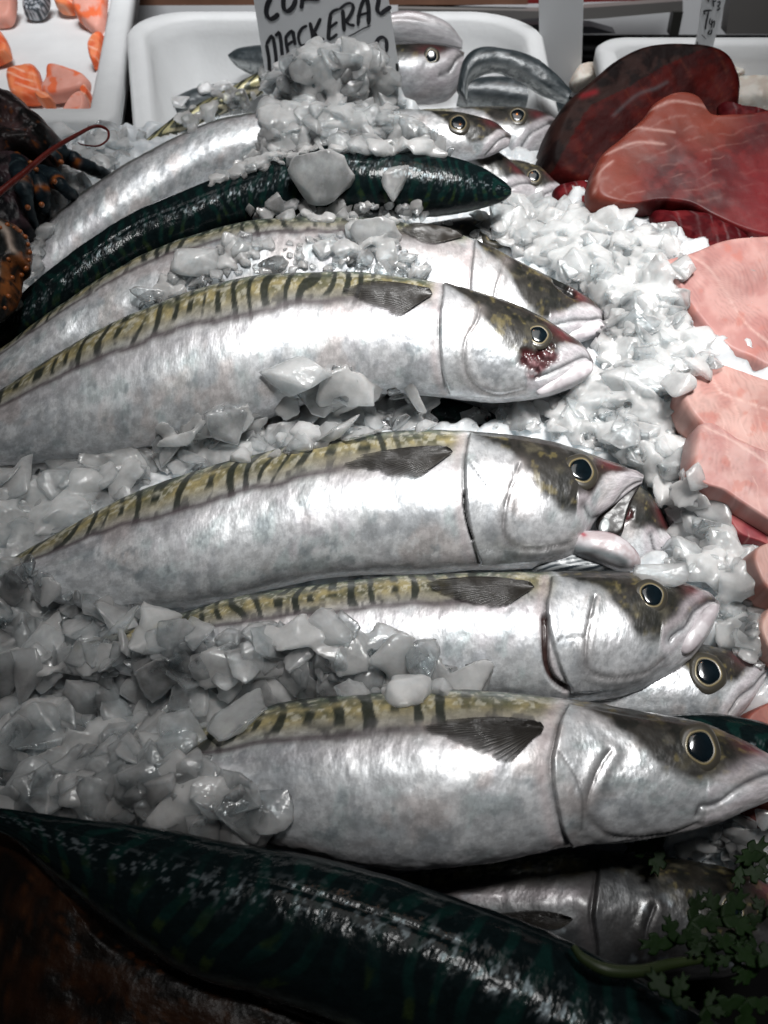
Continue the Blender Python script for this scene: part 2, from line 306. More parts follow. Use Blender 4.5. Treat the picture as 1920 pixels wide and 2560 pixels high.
        if ft.get('preop') is not None and gill is not None:
            d = dk('preop'); e = np.where(side1, np.exp(-(d/.008)**2), 0); blend(C(.10, .10, .11), e*.45*sm(.35, .55, n2+.12)); disp -= e*.0004
            e2 = np.where(side1, np.exp(-((d-.03)/.022)**2), 0); disp += e2*.0003
            blend(C(.50, .44, .42)*tone, np.where(side1, np.exp(-(d/.05)**2), 0)*.35)
            d = dk('scratch') if ft.get('scratch') is not None else np.full(len(Pf), 9.); e = np.where(side1, np.exp(-(d/.006)**2), 0); blend(C(.2, .2, .2), e*.6); disp -= e*.0003
        if ft.get('mouth') is not None:
            d = dk('mouth'); e = np.where(side1, np.exp(-(d/.011)**2), 0); blend(C(.03, .03, .035), e*.9); disp -= e*.0009; met -= e*.5
            e2 = np.where(side1, np.exp(-((d-.05)/.03)**2), 0)*(Af < .45); blend(C(.60, .54, .57)*tone, e2*.6); disp += e2*.0005; met -= e2*.3
        for nm, cc, dep, wdt in (('gap', C(.035, .012, .010), .0022, .016), ('gap2', C(.004, .004, .004), .002, .006)):
            if ft.get(nm) is not None:
                d = dk(nm); e = np.where(side1, 1-sm(wdt*.8, wdt*1.5, d), 0); blend(cc, e); disp -= e*dep; met = met*(1-e); 
        if ft.get('wound') is not None:
            d = dk('wound'); e = np.where(side1, 1-sm(.03, .08, d+.06*(n4-.5)), 0)
            e = e*sm(.3, .5, n2+.1); blend(C(.07, .010, .012), e*.95); blend(C(.30, .16, .17), e*sm(.54, .64, n4)*.7); met *= (1-e); disp += e*(n4-.6)*.006; rg -= e*.1
        if ft.get('bite') is not None:
            d = dk('bite'); e = np.where(side1, 1-sm(.04, .08, d+.06*(n4-.5)), 0); blend(C(.01, .01, .01), e); disp -= e*.003
    elif paint == 'back':           # seen from above: blue-green black with wavy bars
        c3[:] = C(.005, .010, .011); met[:] = .0; rg[:] = .16
        sw = Af/(stripe*1.15)+np.sin(Wf*9+Af*5)*.35+1.6*(fbm(q3*np.array([1., .7, 1]), 1.5, 3, seed+4)-.5)
        stp = sm(.15, .7, np.cos(2*np.pi*sw)); inb = sm(.12, .25, Wf)*(1-sm(.62, .8, Wf))
        blend(C(.006, .028, .024), stp*inb*.75*sm(.3, .6, n1+.1)); blend(C(.03, .045, .012), stp*sm(.45, .7, Wf)*sm(.5, .6, n2)*.7)
        edge = sm(.80, .95, Wf); blend(C(.16, .18, .17), edge*.8); met += edge*.4
        glint = sm(.60, .65, fbm(q3*np.array([1.5, 1., 1]), 13, 5, seed+31))*np.exp(-((Wf-.42-.05*np.sin(Af*3))/.075)**2)  # sparkle streak along the back, painted as pale flecks
        blend(C(.22, .26, .28), glint*.6); met += glint*.5; rg += glint*.22
        rdg = np.exp(-((Wf-.14)/.03)**2); disp += rdg*.0004; gr = np.exp(-((Wf-.36)/.012)**2)*sm(1.0, 1.5, Af); disp -= gr*.0006
        if ft.get('mouth') is not None and gill: pass
    elif paint == 'stripes':
        c3[:] = C(.50, .46, .24)
        sw = Af/stripe+np.sin(Wf*11)*.5; stp = sm(.0, .35, np.cos(2*np.pi*sw)+.6*(n2-.5)); blend(C(.02, .03, .02), stp*.95)
        blend(C(.70, .62, .52), sm(.45, .6, Wf)*.5*(1-stp)); blend(C(.02, .03, .03), (1-sm(.1, .22, Wf))*.9)
    elif paint == 'plain':          # small oily fish: blue-grey back, pale flank
        c3[:] = C(.55, .58, .58); up = 1-sm(.50, .72, Wf+.12*(n1-.5)); blend(C(.030, .042, .048), up); blend(C(.12, .14, .15), sm(.45, .6, n2)*up*.5); blend(C(.10, .12, .13), sm(.5, .56, n3)*(1-up)*.6)
        met[:] = .15; rg[:] = .42
    c3 *= (0.9+.25*(n4-.5))[:, None]
    disp += (n1-.5)*.0022*(hm/.08)+(n3-.5)*.0004
    Pf = Pf+Nf*disp[:, None]
    f.Pf = Pf
    i = np.arange(na-1)[:, None]*nf; j = np.arange(nf)[None]; j2 = (j+1) % nf
    F = np.stack([i+j, i+nf+j, i+nf+j2, i+j2], -1).reshape(-1, 4)
    V = np.vstack([Pf, Pf[:nf].mean(0), Pf[-nf:].mean(0)]); e0 = len(Pf); jj = np.arange(nf)
    caps = np.vstack([np.stack([np.full(nf, e0), jj, (jj+1) % nf, (jj+1) % nf], 1), np.stack([np.full(nf, e0+1), (na-1)*nf+(jj+1) % nf, (na-1)*nf+jj, (na-1)*nf+jj], 1)])
    ext = lambda X: np.vstack([X, X[:1], X[-1:]]) if X.ndim > 1 else np.r_[X, X[:1], X[-1:]]
    mrr = np.stack([np.clip(met, 0, 1), np.clip(rg, .05, 1), np.zeros_like(met)], 1)
    tri = np.array([[*c] for c in caps[:, :3]])
    F3 = np.vstack([F[:, [0, 1, 2]], F[:, [0, 2, 3]], tri])
    if np.dot(n, np.cross(V[F3[10*nf+nf//4, 1]]-V[F3[10*nf+nf//4, 0]], V[F3[10*nf+nf//4, 2]]-V[F3[10*nf+nf//4, 0]])) < 0: F3 = F3[:, ::-1]
    root = empty(name, M[na//3]-np.array([0, 0, Th[na//3]]))
    tag(root, label, cat, group)
    f.root = root
    b = adopt(mesh('body', V, F3, M_BACK if paint == 'back' else M_FISH, None, True, ext(c3), ext(mrr), ext(np.stack([Af, Wf], 1))), root)
    f.bvh = BVHTree.FromPolygons([Vector(v) for v in V], F3.tolist())
    if eye: add_eye(f, *eye)
    if fin: add_fin(f, fin)
    FISH.append(f); return f
FISH = []
def hit(f, pt):
    r = ray(np.array(pt, float)); r = Vector(r/np.linalg.norm(r)); h = f.bvh.ray_cast(Vector(CAM), r)
    return h
def disc(P0, nrm, rx, ry, prof, ncol, up, mat, name, parent, seg=40, seed=0):
    nrm = Vector(nrm).normalized(); ux = Vector(up).cross(nrm).normalized(); uy = nrm.cross(ux)
    V = []; C = []; K1 = len(prof)
    for k, (rr, h) in enumerate(prof):
        for s in range(seg):
            t = 2*math.pi*s/seg; jr = 1+.03*math.sin(3*t+seed)+.02*math.sin(5*t+seed*2)
            p = P0+ux*(rx*rr*math.cos(t)*jr)+uy*(ry*rr*math.sin(t)*jr)+nrm*h; V.append(p[:]); C.append(ncol[k])
    F = []
    for k in range(K1-1):
        for s in range(seg): a = k*seg+s; b = k*seg+(s+1) % seg; F += [(a, b, b+seg), (a, b+seg, a+seg)]
    V.append((P0+nrm*prof[-1][1])[:]); C.append(ncol[-1])
    for s in range(seg): F.append(((K1-1)*seg+s, (K1-1)*seg+(s+1) % seg, len(V)-1))
    return adopt(mesh(name, V, F, mat, None, True, np.array(C)), parent)
def add_eye(f, x, y, rpx, dark=False):
    h = hit(f, (x, y)); 
    if h[0] is None: print('eye miss', x, y); return
    P0 = h[0]; dep = float(np.dot(np.array(P0)-CAM, FW)); R = rpx*K/FPX*dep
    nrm = (Vector(f.n)*.8+h[1]*.4).normalized()
    up = Vector(f.Hd[len(f.Hd)//12])
    g = np.array([.20, .155, .065]) if not dark else np.array([.25, .2, .1]); d = np.array([.05, .045, .035])
    fx = R*1.0; fy = R*1.16
    e = disc(P0, nrm, fx*1.45, fy*1.4, [(1.0, -.12*R), (.92, .03*R), (.80, .09*R), (.71, .12*R), (.68, .145*R), (.645, .15*R), (.61, .14*R), (.3, .12*R)],
             [d, d*1.1, d*1.0, d*1.4, g, g*.9, g*.25, g*.1], up, M_EYE, 'eye', f.root, seed=x)
    p = disc(P0, nrm, fx*.90, fy*.88, [(1.0, .09*R), (.92, .155*R), (.7, .195*R), (.4, .215*R), (.15, .22*R)], [d]*5, up, M_PUP, 'pupil', f.root, seed=x)
    p.parent = e; p.matrix_parent_inverse = Matrix.Identity(4); p.matrix_parent_inverse = (e.matrix_parent_inverse.inverted() @ Matrix.Translation(-Vector(f.root.location))) if False else Matrix.Identity(4)
def add_fin(f, outl):
    base = np.array(outl[0], float); O = catmull(np.array(outl[1:], float), 240)
    V = []; C = []; AL = []; nr = 26; fj = rng.random(400); fj = fj*.6+np.roll(fj, 1)*.4
    for k in range(nr):
        t = .02+.98*k/(nr-1)
        for i, p in enumerate(O):
            ed = 1-(.10*fj[i//4]+.05*fj[i])*t**5
            q = base+(p-base)*t*ed; h = hit(f, q)
            if h[0] is None: h = f.bvh.find_nearest(Vector(onplane(q, f.M[len(f.M)//4], f.n)))
            rayw = .5+.5*math.cos(i*math.pi*2/5.0)
            off = .0008+.0020*math.sin(math.pi*min(1, t))*(1-i/len(O))+.0004*rayw
            V.append((h[0]+h[1]*off)[:]); lum = mix(.008, .030, rayw)*(1+1.6*sm(.45, 1, i/len(O))*t*rayw)
            C.append((lum*1.15, lum, lum*.85)); tr_ = max(0, (t-.45)/.55); AL.append((1-tr_**1.5*(.35+.65*fj[(i//3+40) % 400])*(1-.5*rayw)*(.5+.5*min(1, i/len(O)*2.5)), 0, 0))
    F = []; m = len(O)
    for k in range(nr-1):
        for i in range(m-1): a = k*m+i; F.append((a, a+1, a+m+1, a+m))
    adopt(mesh('pectoral_fin', V, F, M_FIN, None, True, np.array(C), np.array(AL)), f.root)
# ------------------------------------------------------------------ the fish, traced station by station (upper x,y, lower x,y) from snout to tail
def xf(L, src=None):                # crop pixels -> displayed pixels
    x0, y0, s = src; return [((x0+x/s)/K, (y0+y/s)/K) for x, y in L]
c4 = (1300, 1740, 2.676); c1 = (1300, 1040, 2.676); c6 = (960, 1040, 1.728); cD = (960, 500, 1.728)
fA = dict(gill=xf([(310, 90), (262, 180), (240, 280), (205, 430), (215, 600), (240, 740), (280, 900), (330, 985)], c4),
          preop=xf([(600, 375), (555, 440), (510, 525), (470, 620), (452, 700), (450, 790), (520, 880), (640, 930), (850, 935), (1050, 900), (1180, 850)], c4),
          scratch=xf([(230, 355), (300, 430), (350, 500), (385, 570), (415, 680), (415, 800), (405, 880)], c4),
          mouth=xf([(1175, 800), (1210, 745), (1280, 735), (1350, 700), (1450, 620), (1550, 560), (1659, 515), (1760, 500)], c4))
A_ST = [(1740,1664,1740,1690),(1700,1648,1705,1712),(1659,1629,1659,1733),(1614,1604,1610,1755),(1527,1565,1543,1784),(1440,1545,1446,1805),(1330,1528,1340,1822),(1220,1510,1220,1833),(1100,1496,1100,1858),(980,1490,980,1873),(860,1492,850,1877),(740,1502,720,1860),(620,1518,600,1832),(500,1550,480,1810),(380,1590,360,1775),(250,1635,240,1750),(120,1680,120,1745),(0,1715,0,1755),(-80,1725,-80,1758)]
A = make_fish(A_ST, .048, 12, 1210, 'large silver mackerel in front, snout cut off by the right side, pectoral fin fanned', seed=1, feats=fA, res=(620, 170),
    eye=(1512, 1614, 33), fin=[(1174,1576),(1150,1566),(1110,1557),(1040,1552),(960,1556),(893,1573),(950,1597),(1010,1622),(1085,1652),(1108,1640),(1140,1606),(1168,1588)])
for kk in ('gill', 'preop', 'scratch', 'mouth'): CANON[kk] = A.ft[kk]
B_ST = [(1553,1302,1550,1325),(1535,1284,1530,1372),(1500,1266,1490,1428),(1450,1251,1430,1470),(1380,1240,1370,1500),(1300,1236,1300,1514),(1200,1235,1220,1516),(1100,1237,1100,1510),(980,1240,980,1505),(850,1246,850,1500),(720,1260,720,1500),(600,1275,600,1495),(480,1300,480,1485),(360,1335,360,1475),(240,1370,240,1455),(120,1410,120,1450),(20,1440,20,1465),(-60,1455,-60,1470)]
fB = dict(gill=[(1190,1250),(1186,1275),(1180,1302),(1180,1340),(1196,1400),(1212,1450),(1232,1488)], gap=[(1178,1335),(1177,1360),(1177,1400),(1182,1440),(1198,1470),(1222,1488)],
          preop=[(1284,1290),(1278,1312),(1269,1367),(1265,1410),(1267,1440),(1285,1460),(1330,1465),(1398,1450),(1433,1425)],
          mouth=[(1446,1385),(1453,1373),(1470,1360),(1482,1348),(1498,1321),(1520,1302),(1546,1296)], scratch=[(1205,1385),(1235,1378),(1262,1375)])
B = make_fish(B_ST, .043, 12, 1195, 'bright mackerel with closed mouth and dark red gill slit, just above the front one', seed=2, feats=fB, res=(600, 150),
    eye=(1407, 1286, 26), fin=[(1153,1273),(1130,1266),(1090,1258),(1020,1250),(950,1254),(905,1266),(950,1290),(1010,1308),(1080,1316),(1110,1300),(1140,1282)])
C_ST = [(1389,1030,1387,1042),(1368,1018,1364,1056),(1335,1002,1322,1094),(1292,985,1284,1130),(1242,970,1240,1208),(1180,955,1180,1232),(1100,942,1100,1236),(1010,934,1015,1238),(920,933,920,1242),(800,938,800,1245),(700,950,690,1257),(600,972,590,1277),(500,997,480,1302),(400,1028,390,1317),(300,1066,290,1320),(200,1112,190,1318),(100,1165,100,1300),(20,1210,20,1285),(-50,1240,-50,1275)]
fC = dict(gill=[(1012,945),(1006,975),(1003,1010),(1002,1050),(1007,1110),(1020,1170),(1036,1215)], gap2=[(1003,1065),(1004,1090),(1008,1120),(1016,1150),(1021,1165)],
          preop=[(1122,1005),(1114,1019),(1094,1083),(1087,1139),(1099,1168),(1139,1186),(1204,1178),(1250,1158)], mouth=[(1262,1095),(1272,1112),(1283,1120),(1300,1110),(1322,1092),(1352,1058),(1384,1040)], scratch=[(1012,1000),(1030,1022),(1050,1045)])
Cc = make_fish(C_ST, .047, 15, 1008, 'silver mackerel with gaping mouth and hanging lower jaw in the middle', seed=3, feats=fC, res=(600, 150),
    eye=(1254, 1017, 28), fin=[(978,980),(950,974),(920,970),(850,973),(780,985),(733,1010),(790,1020),(850,1033),(900,1036),(925,1012),(955,992)])
D_ST = [(1282,782,1276,805),(1258,745,1262,824),(1220,718,1225,845),(1170,688,1170,862),(1100,655,1100,872),(1020,630,1020,870),(950,613,950,862),(860,600,860,855),(760,590,760,858),(650,592,650,880),(550,602,540,922),(450,625,430,947),(340,665,330,972),(230,715,215,992),(110,782,90,1005),(0,850,-10,1010),(-100,915,-110,1010),(-220,990,-220,1040)]
fD = dict(gill=[(957,617),(955,640),(948,682),(947,742),(953,800),(968,845)], preop=[(1035,670),(1029,692),(1005,742),(1002,792),(1020,827),(1070,850),(1129,842)],
          mouth=[(1159,817),(1190,804),(1229,784),(1276,779)], wound=[(1140,775),(1160,785),(1178,770),(1152,800),(1190,765)], scratch=None)
D = make_fish(D_ST, .052, 18, 950, 'mackerel with a torn bloody cheek and olive barred back, above the gaping one', seed=4, feats=fD, res=(560, 150), tone=.97,
    eye=(1163, 724, 21), fin=[(934,640),(915,628),(880,620),(820,610),(765,613),(733,630),(780,655),(825,675),(855,690),(872,668),(905,652)])
E_ST = [(1309,692,1305,716),(1285,655,1282,732),(1240,625,1240,748),(1190,600,1190,765),(1120,568,1120,790),(1040,528,1040,780),(960,500,960,760),(860,482,860,740),(760,473,760,725),(650,472,650,715),(540,480,540,720),(430,508,430,725),(330,545,330,740),(220,605,220,780),(110,680,100,840),(0,760,-10,880),(-100,830,-100,920)]
fE = dict(gill=[(1024,522),(1022,550),(1019,582),(1015,630),(1018,690)], preop=[(1095,560),(1080,600),(1068,650),(1075,700)], mouth=[(1190,705),(1204,699),(1230,694),(1254,688),(1280,688),(1305,692)],
          bite=[(1205,600),(1218,618),(1232,630)], scratch=None)
E = make_fish(E_ST, .047, 20, 1020, 'mackerel with a ragged bitten forehead and pale lips, lying behind the bloody cheeked one', seed=5, feats=fE, res=(520, 120),
    fin=[(1000,515),(970,505),(930,492),(880,484),(862,500),(885,515),(925,530),(960,525)], line_w=.30)
G_ST = [(1105,408,1104,420),(1085,388,1088,436),(1040,362,1048,452),(980,342,985,465),(920,328,930,472),(850,320,850,476),(760,315,760,476),(680,318,680,480),(600,335,600,486),(500,372,510,500),(400,412,425,530),(300,455,320,570),(220,505,240,620),(140,560,170,665),(60,625,90,715),(0,695,0,770),(-80,760,-70,850)]
G = make_fish(G_ST, .062, 18, 880, 'whole dark green backed mackerel turned belly down, under the pyramid of ice', paint='back', seed=6, res=(460, 110), r=.8, feats=dict(gill=None, preop=None, mouth=None, scratch=None))
Hs = [(1105,292,1098,318),(1070,262,1062,338),(1020,248,1010,350),(960,240,950,355),(880,235,870,350),(780,232,780,340),(680,232,680,340),(580,240,580,350),(480,258,480,385),(400,288,415,420),(300,340,330,480),(200,402,235,550),(120,470,150,620),(70,525,80,670),(20,580,20,720),(-40,640,-40,740)]
Hh = make_fish(Hs, .045, 24, 900, 'pale mackerel curving up from the lobster into the tall heap of ice', seed=7, res=(460, 100), eye=(990, 267, 18), line_w=.16, stripe=9, dark_top=[.45,.35,.3,.42,.55,.6,.5,.43,.32,.22,.14,.12],
    feats=dict(mouth=[(1048,335),(1075,305),(1103,296)], gill=None, preop=None, scratch=None))
# further fish: only heads or tails show
SM = (200, 70)
make_fish([(1205,262,1197,300),(1180,243,1165,335),(1140,233,1120,350),(1080,230,1060,350),(1000,232,980,345),(900,238,880,320),(760,250,760,300)], .035, 30, 960, 'mackerel head with grey white lips touching the dark tuna', seed=8, res=SM, eye=(1118,250,16), hl=.075,
    feats=dict(mouth=[(1120,325),(1145,290),(1170,272),(1200,266)], gill=None, preop=None, scratch=None), dark_top=[.5,.4,.3,.32,.4,.45,.45,.4,.3,.2,.14,.12])
make_fish([(1160,400,1152,428),(1122,362,1100,440),(1072,325,1050,430),(1000,290,985,400),(920,270,900,370),(820,262,800,340)], .040, 26, 940, 'mackerel head between the snout of the dark backed fish and the heads above it', seed=9, res=SM, eye=(1045,330,14), hl=.07,
    feats=dict(mouth=[(1080,420),(1110,402),(1140,395),(1157,400)], gill=None, preop=None, scratch=None))
make_fish([(1234,415,1225,445),(1195,372,1180,462),(1145,352,1130,460),(1080,342,1060,440),(1000,340,980,420)], .028, 28, 1000, 'small mackerel head with a gold ringed eye beside the dark red tuna', seed=10, res=SM, eye=(1153,381,14), hl=.065,
    feats=dict(mouth=[(1160,432),(1190,415),(1230,420)], gill=None, preop=None, scratch=None))
make_fish([(1208,455,1196,490),(1180,430,1160,500),(1130,425,1100,500),(1050,430,1020,500)], .018, 26, 1050, 'half buried mackerel chin poking out of the ice under the small heads', seed=11, res=SM, hl=.06,
    feats=dict(mouth=[(1150,470),(1180,450),(1205,458)], gill=None, preop=None, scratch=None), dark_top=[.1]*12)
make_fish([(1198,512,1190,530),(1155,490,1135,560),(1090,473,1070,580),(1020,470,1000,580),(940,480,920,580),(840,500,820,580)], .036, 24, 980, 'mackerel head with a big round eye, snout buried in ice behind the bitten one', seed=12, res=SM, eye=(1071,505,22), hl=.07,
    feats=dict(mouth=None, gill=None, preop=None, scratch=None), dark_top=[.6,.6,.6,.6,.6,.6,.6,.5,.5,.4,.3,.3])
make_fish([(700,90,715,130),(640,110,655,160),(570,150,588,190),(500,187,515,233),(440,217,455,258),(380,251,395,290),(320,300,330,318),(270,330,278,345),(232,352,243,370),(180,385,190,402)], .040, 30, 440, 'narrow tail end of a striped gold and black mackerel behind the pale one', paint='stripes', seed=13, res=(240, 60), stripe=.12, hl=.10)
make_fish([(1656,1434,1650,1468),(1612,1414,1612,1530),(1560,1400,1565,1568),(1500,1392,1500,1580),(1420,1390,1430,1575),(1300,1400,1300,1565),(1150,1410,1150,1545)], .030, 12, 1330, 'mackerel head with a wide gold ringed eye, tucked under the closed mouthed one', seed=14, res=(300, 100), eye=(1528,1452,29), hl=.055,
    feats=dict(mouth=[(1575,1540),(1600,1505),(1630,1478),(1654,1452)], gill=None, preop=None, scratch=None), dark_top=[.35,.3,.3,.35,.45,.5,.5,.4,.3,.2,.14,.12])
make_fish([(1780,1640,1780,1665),(1730,1595,1730,1700),(1659,1562,1659,1715),(1580,1547,1580,1700),(1480,1543,1480,1690),(1350,1552,1350,1680),(1200,1560,1200,1660)], .036, 10, 1450, 'dark back of a mackerel peeping out behind the front fish head at right', paint='back', seed=15, res=(240, 90), r=.8, hl=.08)
make_fish([(1480,1182,1470,1204),(1440,1125,1415,1225),(1400,1062,1350,1232),(1340,1035,1280,1220),(1250,1020,1200,1200),(1150,1020,1100,1180)], .024, 14, 1250, 'mackerel head showing behind the gaping jaw, with grey lips and a red gash', seed=16, res=(260, 90), hl=.06,
    feats=dict(mouth=[(1405,1160),(1425,1195),(1470,1175)], wound=[(1338,1118),(1350,1110)], gill=None, preop=None, scratch=None), dark_top=[.2,.2,.22,.35,.5,.5,.5,.4,.3,.2,.14,.12])
make_fish([(1075,900,1068,925),(1040,880,1030,935),(980,862,975,940),(900,850,895,940),(800,850,790,940),(680,870,670,940),(560,900,550,960)], .024, 14, 900, 'dark mackerel buried in ice between the gaping fish and the bloody cheeked one', paint='back', seed=17, res=(240, 80), hl=.08)
K_ST = [(1760,1965,1750,2030),(1700,1928,1700,2070),(1640,1898,1640,2095),(1560,1872,1560,2112),(1460,1852,1460,2120),(1360,1840,1360,2122),(1280,1838,1280,2118),(1200,1840,1180,2105),(1100,1850,1080,2080),(1000,1862,980,2060),(880,1885,860,2040),(760,1900,750,2020),(640,1915,640,2000)]
fK = dict(gill=[(1290,1870),(1283,1920),(1278,1980),(1285,2040),(1290,2090)], preop=[(1410,1960),(1395,2010),(1400,2060),(1440,2090)], mouth=None, scratch=None)
Kk = make_fish(K_ST, .006, 12, 1280, 'shadowed mackerel below the front fish, its head behind green parsley', seed=18, feats=fK, res=(420, 120), tone=.10, eye=(1582, 1966, 24, True), line_w=.42,  # low tone puts this fish's shade into its skin colour
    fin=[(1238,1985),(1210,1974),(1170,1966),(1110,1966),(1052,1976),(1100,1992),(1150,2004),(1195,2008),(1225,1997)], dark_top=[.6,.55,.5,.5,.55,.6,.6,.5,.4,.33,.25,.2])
J_ST = [(1800,2330,1680,2640),(1600,2235,1490,2560),(1450,2150,1330,2480),(1300,2070,1190,2410),(1150,2004,1040,2340),(1000,1946,870,2270),(850,1896,700,2200),(700,1856,545,2145),(560,1830,420,2110),(420,1803,290,2030),(300,1785,190,1950),(180,1768,110,1885),(60,1753,30,1812),(-60,1740,-70,1775)]
J = make_fish(J_ST, .055, 8, 1500, 'long dark green backed mackerel across the bottom, tail at the left', paint='back', seed=19, res=(560, 150), r=.75, hl=.075, feats=dict(gill=None, preop=None, mouth=None, scratch=None))
# fish lying in the polystyrene box
BG = 'small oily fish in the polystyrene box'
def boxfish(st, z, tilt, label, seed, eye=None, hl=.06, **k): return make_fish(st, z, tilt, None, label, paint=k.pop('paint', 'plain'), seed=seed, res=(120, 44), hl=hl, eye=eye, group=BG, cat='fish', name='box_fish', **k)
boxfish([(492,119,494,124),(515,104,513,146),(560,97,555,165),(620,95,615,172),(690,100,690,165)], .035, 40, 'blunt dark fish head poking out from behind the price card', 30)
boxfish([(338,190,340,212),(380,178,384,205),(440,163,446,190),(510,152,516,176),(580,146,582,165),(640,140,640,155)], .012, 35, 'slim dark fish lying along the bottom of the box left of the card', 31)
boxfish([(322,262,335,290),(370,215,395,262),(440,185,462,232),(510,178,520,215),(580,170,585,200)], .010, 35, 'brownish pale fish half under ice behind the striped tail', 32, tone=.8)
boxfish([(1003,112,990,196),(978,101,960,222),(930,97,905,228),(870,97,850,225),(800,105,790,215)], .045, 50, 'upright mackerel head with a ringed eye and hanging jaw beside the price card', 33, paint='side', eye=(932,122,13), hl=.12, tone=.8, feats=dict(mouth=[(950,160),(972,150),(985,130),(1000,118)], gill=[(905,100),(890,150),(900,200)], preop=None, scratch=None), dark_top=[.15,.15,.2,.3,.36,.36,.3,.25,.2,.15,.12,.1])
boxfish([(1000,84,998,106),(970,48,965,104),(920,27,915,102),(870,22,868,98),(810,36,810,92)], .055, 50, 'silver belly of a fish lying on the upright head by the card', 34, paint='side', hl=.2, tone=.7, dark_top=[.05]*12, feats=dict(gill=None, preop=None, mouth=None, scratch=None))
boxfish([(1236,196,1222,226),(1200,158,1168,206),(1150,122,1118,176),(1090,104,1068,158),(1035,102,1030,170),(1000,130,1012,190),(985,190,1010,225)], .050, 40, 'curved grey blue fish bent over the silver one at the right of the box', 35, tone=.5)
boxfish([(1245,232,1235,252),(1205,196,1180,256),(1140,172,1110,250),(1070,164,1045,240),(1000,170,985,230)], .022, 38, 'silver sided fish under the curved one, next to the dark tuna', 36, tone=1.3)
pillow('belly_flap', [(1040,172),(1062,166),(1085,185),(1100,215),(1095,238),(1070,225),(1050,200)], .040, 40, .003, lambda p, X: np.tile(c3f(.55, .48, .42), (len(p), 1)), None, npts=50) if False else None
# lower jaw and lips: parts of the gaping mackerel
# ------------------------------------------------------------------ pillows: solids grown from a traced outline
BLOBS = {}
def pillow(name, outl, z, tilt=15, thick=.02, colf=None, mat=None, yaw=0, rings=26, npts=150, edge=.35, dens=None, rough=.0015, rs=60, seed=1, parent=None, center=None, sharp=2.0, dome=0., under=.5, dz=None):
    """outl in displayed pixels; the outline lies on a plane through its centre; both faces bulge away from it"""
    O = catmull(np.array(outl, float), npts, True)
    n = np.array([math.sin(math.radians(yaw)), -math.sin(math.radians(tilt)), math.cos(math.radians(tilt))])
    c = O.mean(0) if center is None else np.array(center, float)
    o = onz(c[0], c[1], z); P = onplane(O, o, n); cc = onplane(c[None], o, n)[0]
    V = []; PX = []
    tt = np.linspace(0, 1, rings)
    for side in (1, -1):
        for k, t in enumerate(tt):
            s = 1-t**1.0 if True else 0
            if side == -1 and k == 0: continue
            h = thick*((1-(1-min(1, t/edge))**sharp)**(1/sharp))+thick*dome*t*(2-t)
            V.append(cc+(P-cc)*max(s, .004)+n*h*(1 if side == 1 else -under)); PX.append(c+(O-c)*max(s, .004))
    V = np.array(V); PX = np.array(PX)     # rows
    up = V[:rings]; dn = V[rings:]
    rows = np.concatenate([dn[::-1], up]); prow = np.concatenate([PX[rings:][::-1], PX[:rings]])
    R, m = rows.shape[:2]; X = rows.reshape(-1, 3)
    if dz is not None: X = X+n*dz(prow.reshape(-1, 2))[:, None]
    d = (fbm(X, rs, 4, seed)-.5)[:, None]*2*rough; X = X+n*d+(fbm(X+3, rs, 3, seed+1)-.5)[:, None]*rough*np.array([1., 1, 0])
    i = np.arange(R-1)[:, None]*m; j = np.arange(m)[None]; j2 = (j+1) % m
    F = np.stack([i+j, i+j2, i+m+j2, i+m+j], -1).reshape(-1, 4)
    F3 = np.vstack([F[:, [0, 1, 2]], F[:, [0, 2, 3]]])
    a, b, c_ = X[F3[-m*3]]
    if np.dot(np.cross(b-a, c_-a), n) < 0: F3 = F3[:, ::-1]
    col = colf(prow.reshape(-1, 2), X) if colf else None
    ob = mesh(name, X, F3, mat, None, True, col)
    BLOBS[ob.name] = BVHTree.FromPolygons([Vector(v) for v in X], F3.tolist())
    if parent: adopt(ob, parent)
    return ob
def seg_dist(p, L):
    L = catmull(np.array(L, float), 60); return np.sqrt(((p[:, None]-L[None])**2).sum(2)).min(1)
c3f = lambda *v: np.array(v, float)
def lerpc(a, b, t): return a*(1-t[:, None])+b*t[:, None]
# gaping jaw
def jawcol(p, X):
    n = fbm(X, 300, 4, 2); c = lerpc(c3f(.50, .42, .43), c3f(.62, .58, .60), sm(.4, .6, n)); c = lerpc(c, c3f(.35, .06, .08), np.exp(-(seg_dist(p, [(1243, 1152), (1254, 1165)])/5)**2))
    c = lerpc(c, c3f(.12, .02, .03), np.exp(-(seg_dist(p, [(1255, 1147), (1300, 1152), (1345, 1170), (1372, 1200)])/4)**2)*.8)
    c = lerpc(c, c3f(.10, .16, .17), np.exp(-(seg_dist(p, [(1235, 1190), (1290, 1205), (1340, 1222)])/9)**2)*.7); return c
M_JAW = simple('jaw_skin', (0, 0, 0), .42, 0, .3, 220, .12, 90, 0, 0, .15, True)
pillow('lower_jaw', [(1225,1160),(1248,1148),(1285,1148),(1322,1154),(1352,1172),(1374,1195),(1383,1215),(1376,1230),(1350,1235),(1310,1226),(1270,1212),(1235,1196)], .046, 22, .008, jawcol, M_JAW, npts=90, edge=.75, rough=.0008, rs=90, parent=Cc.root)
pillow('throat_fold', [(1150,1215),(1190,1200),(1240,1193),(1290,1205),(1340,1226),(1360,1240),(1300,1242),(1220,1242),(1160,1240)], .040, 15, .006, lambda p, X: lerpc(c3f(.35, .37, .38), c3f(.03, .04, .05), sm(.35, .6, np.sin(p[:, 1]*.7+p[:, 0]*.12+3*fbm(X, 90, 3))*.5+.5)), M_JAW, npts=80, edge=.6, rough=.0012, rs=70, parent=Cc.root)
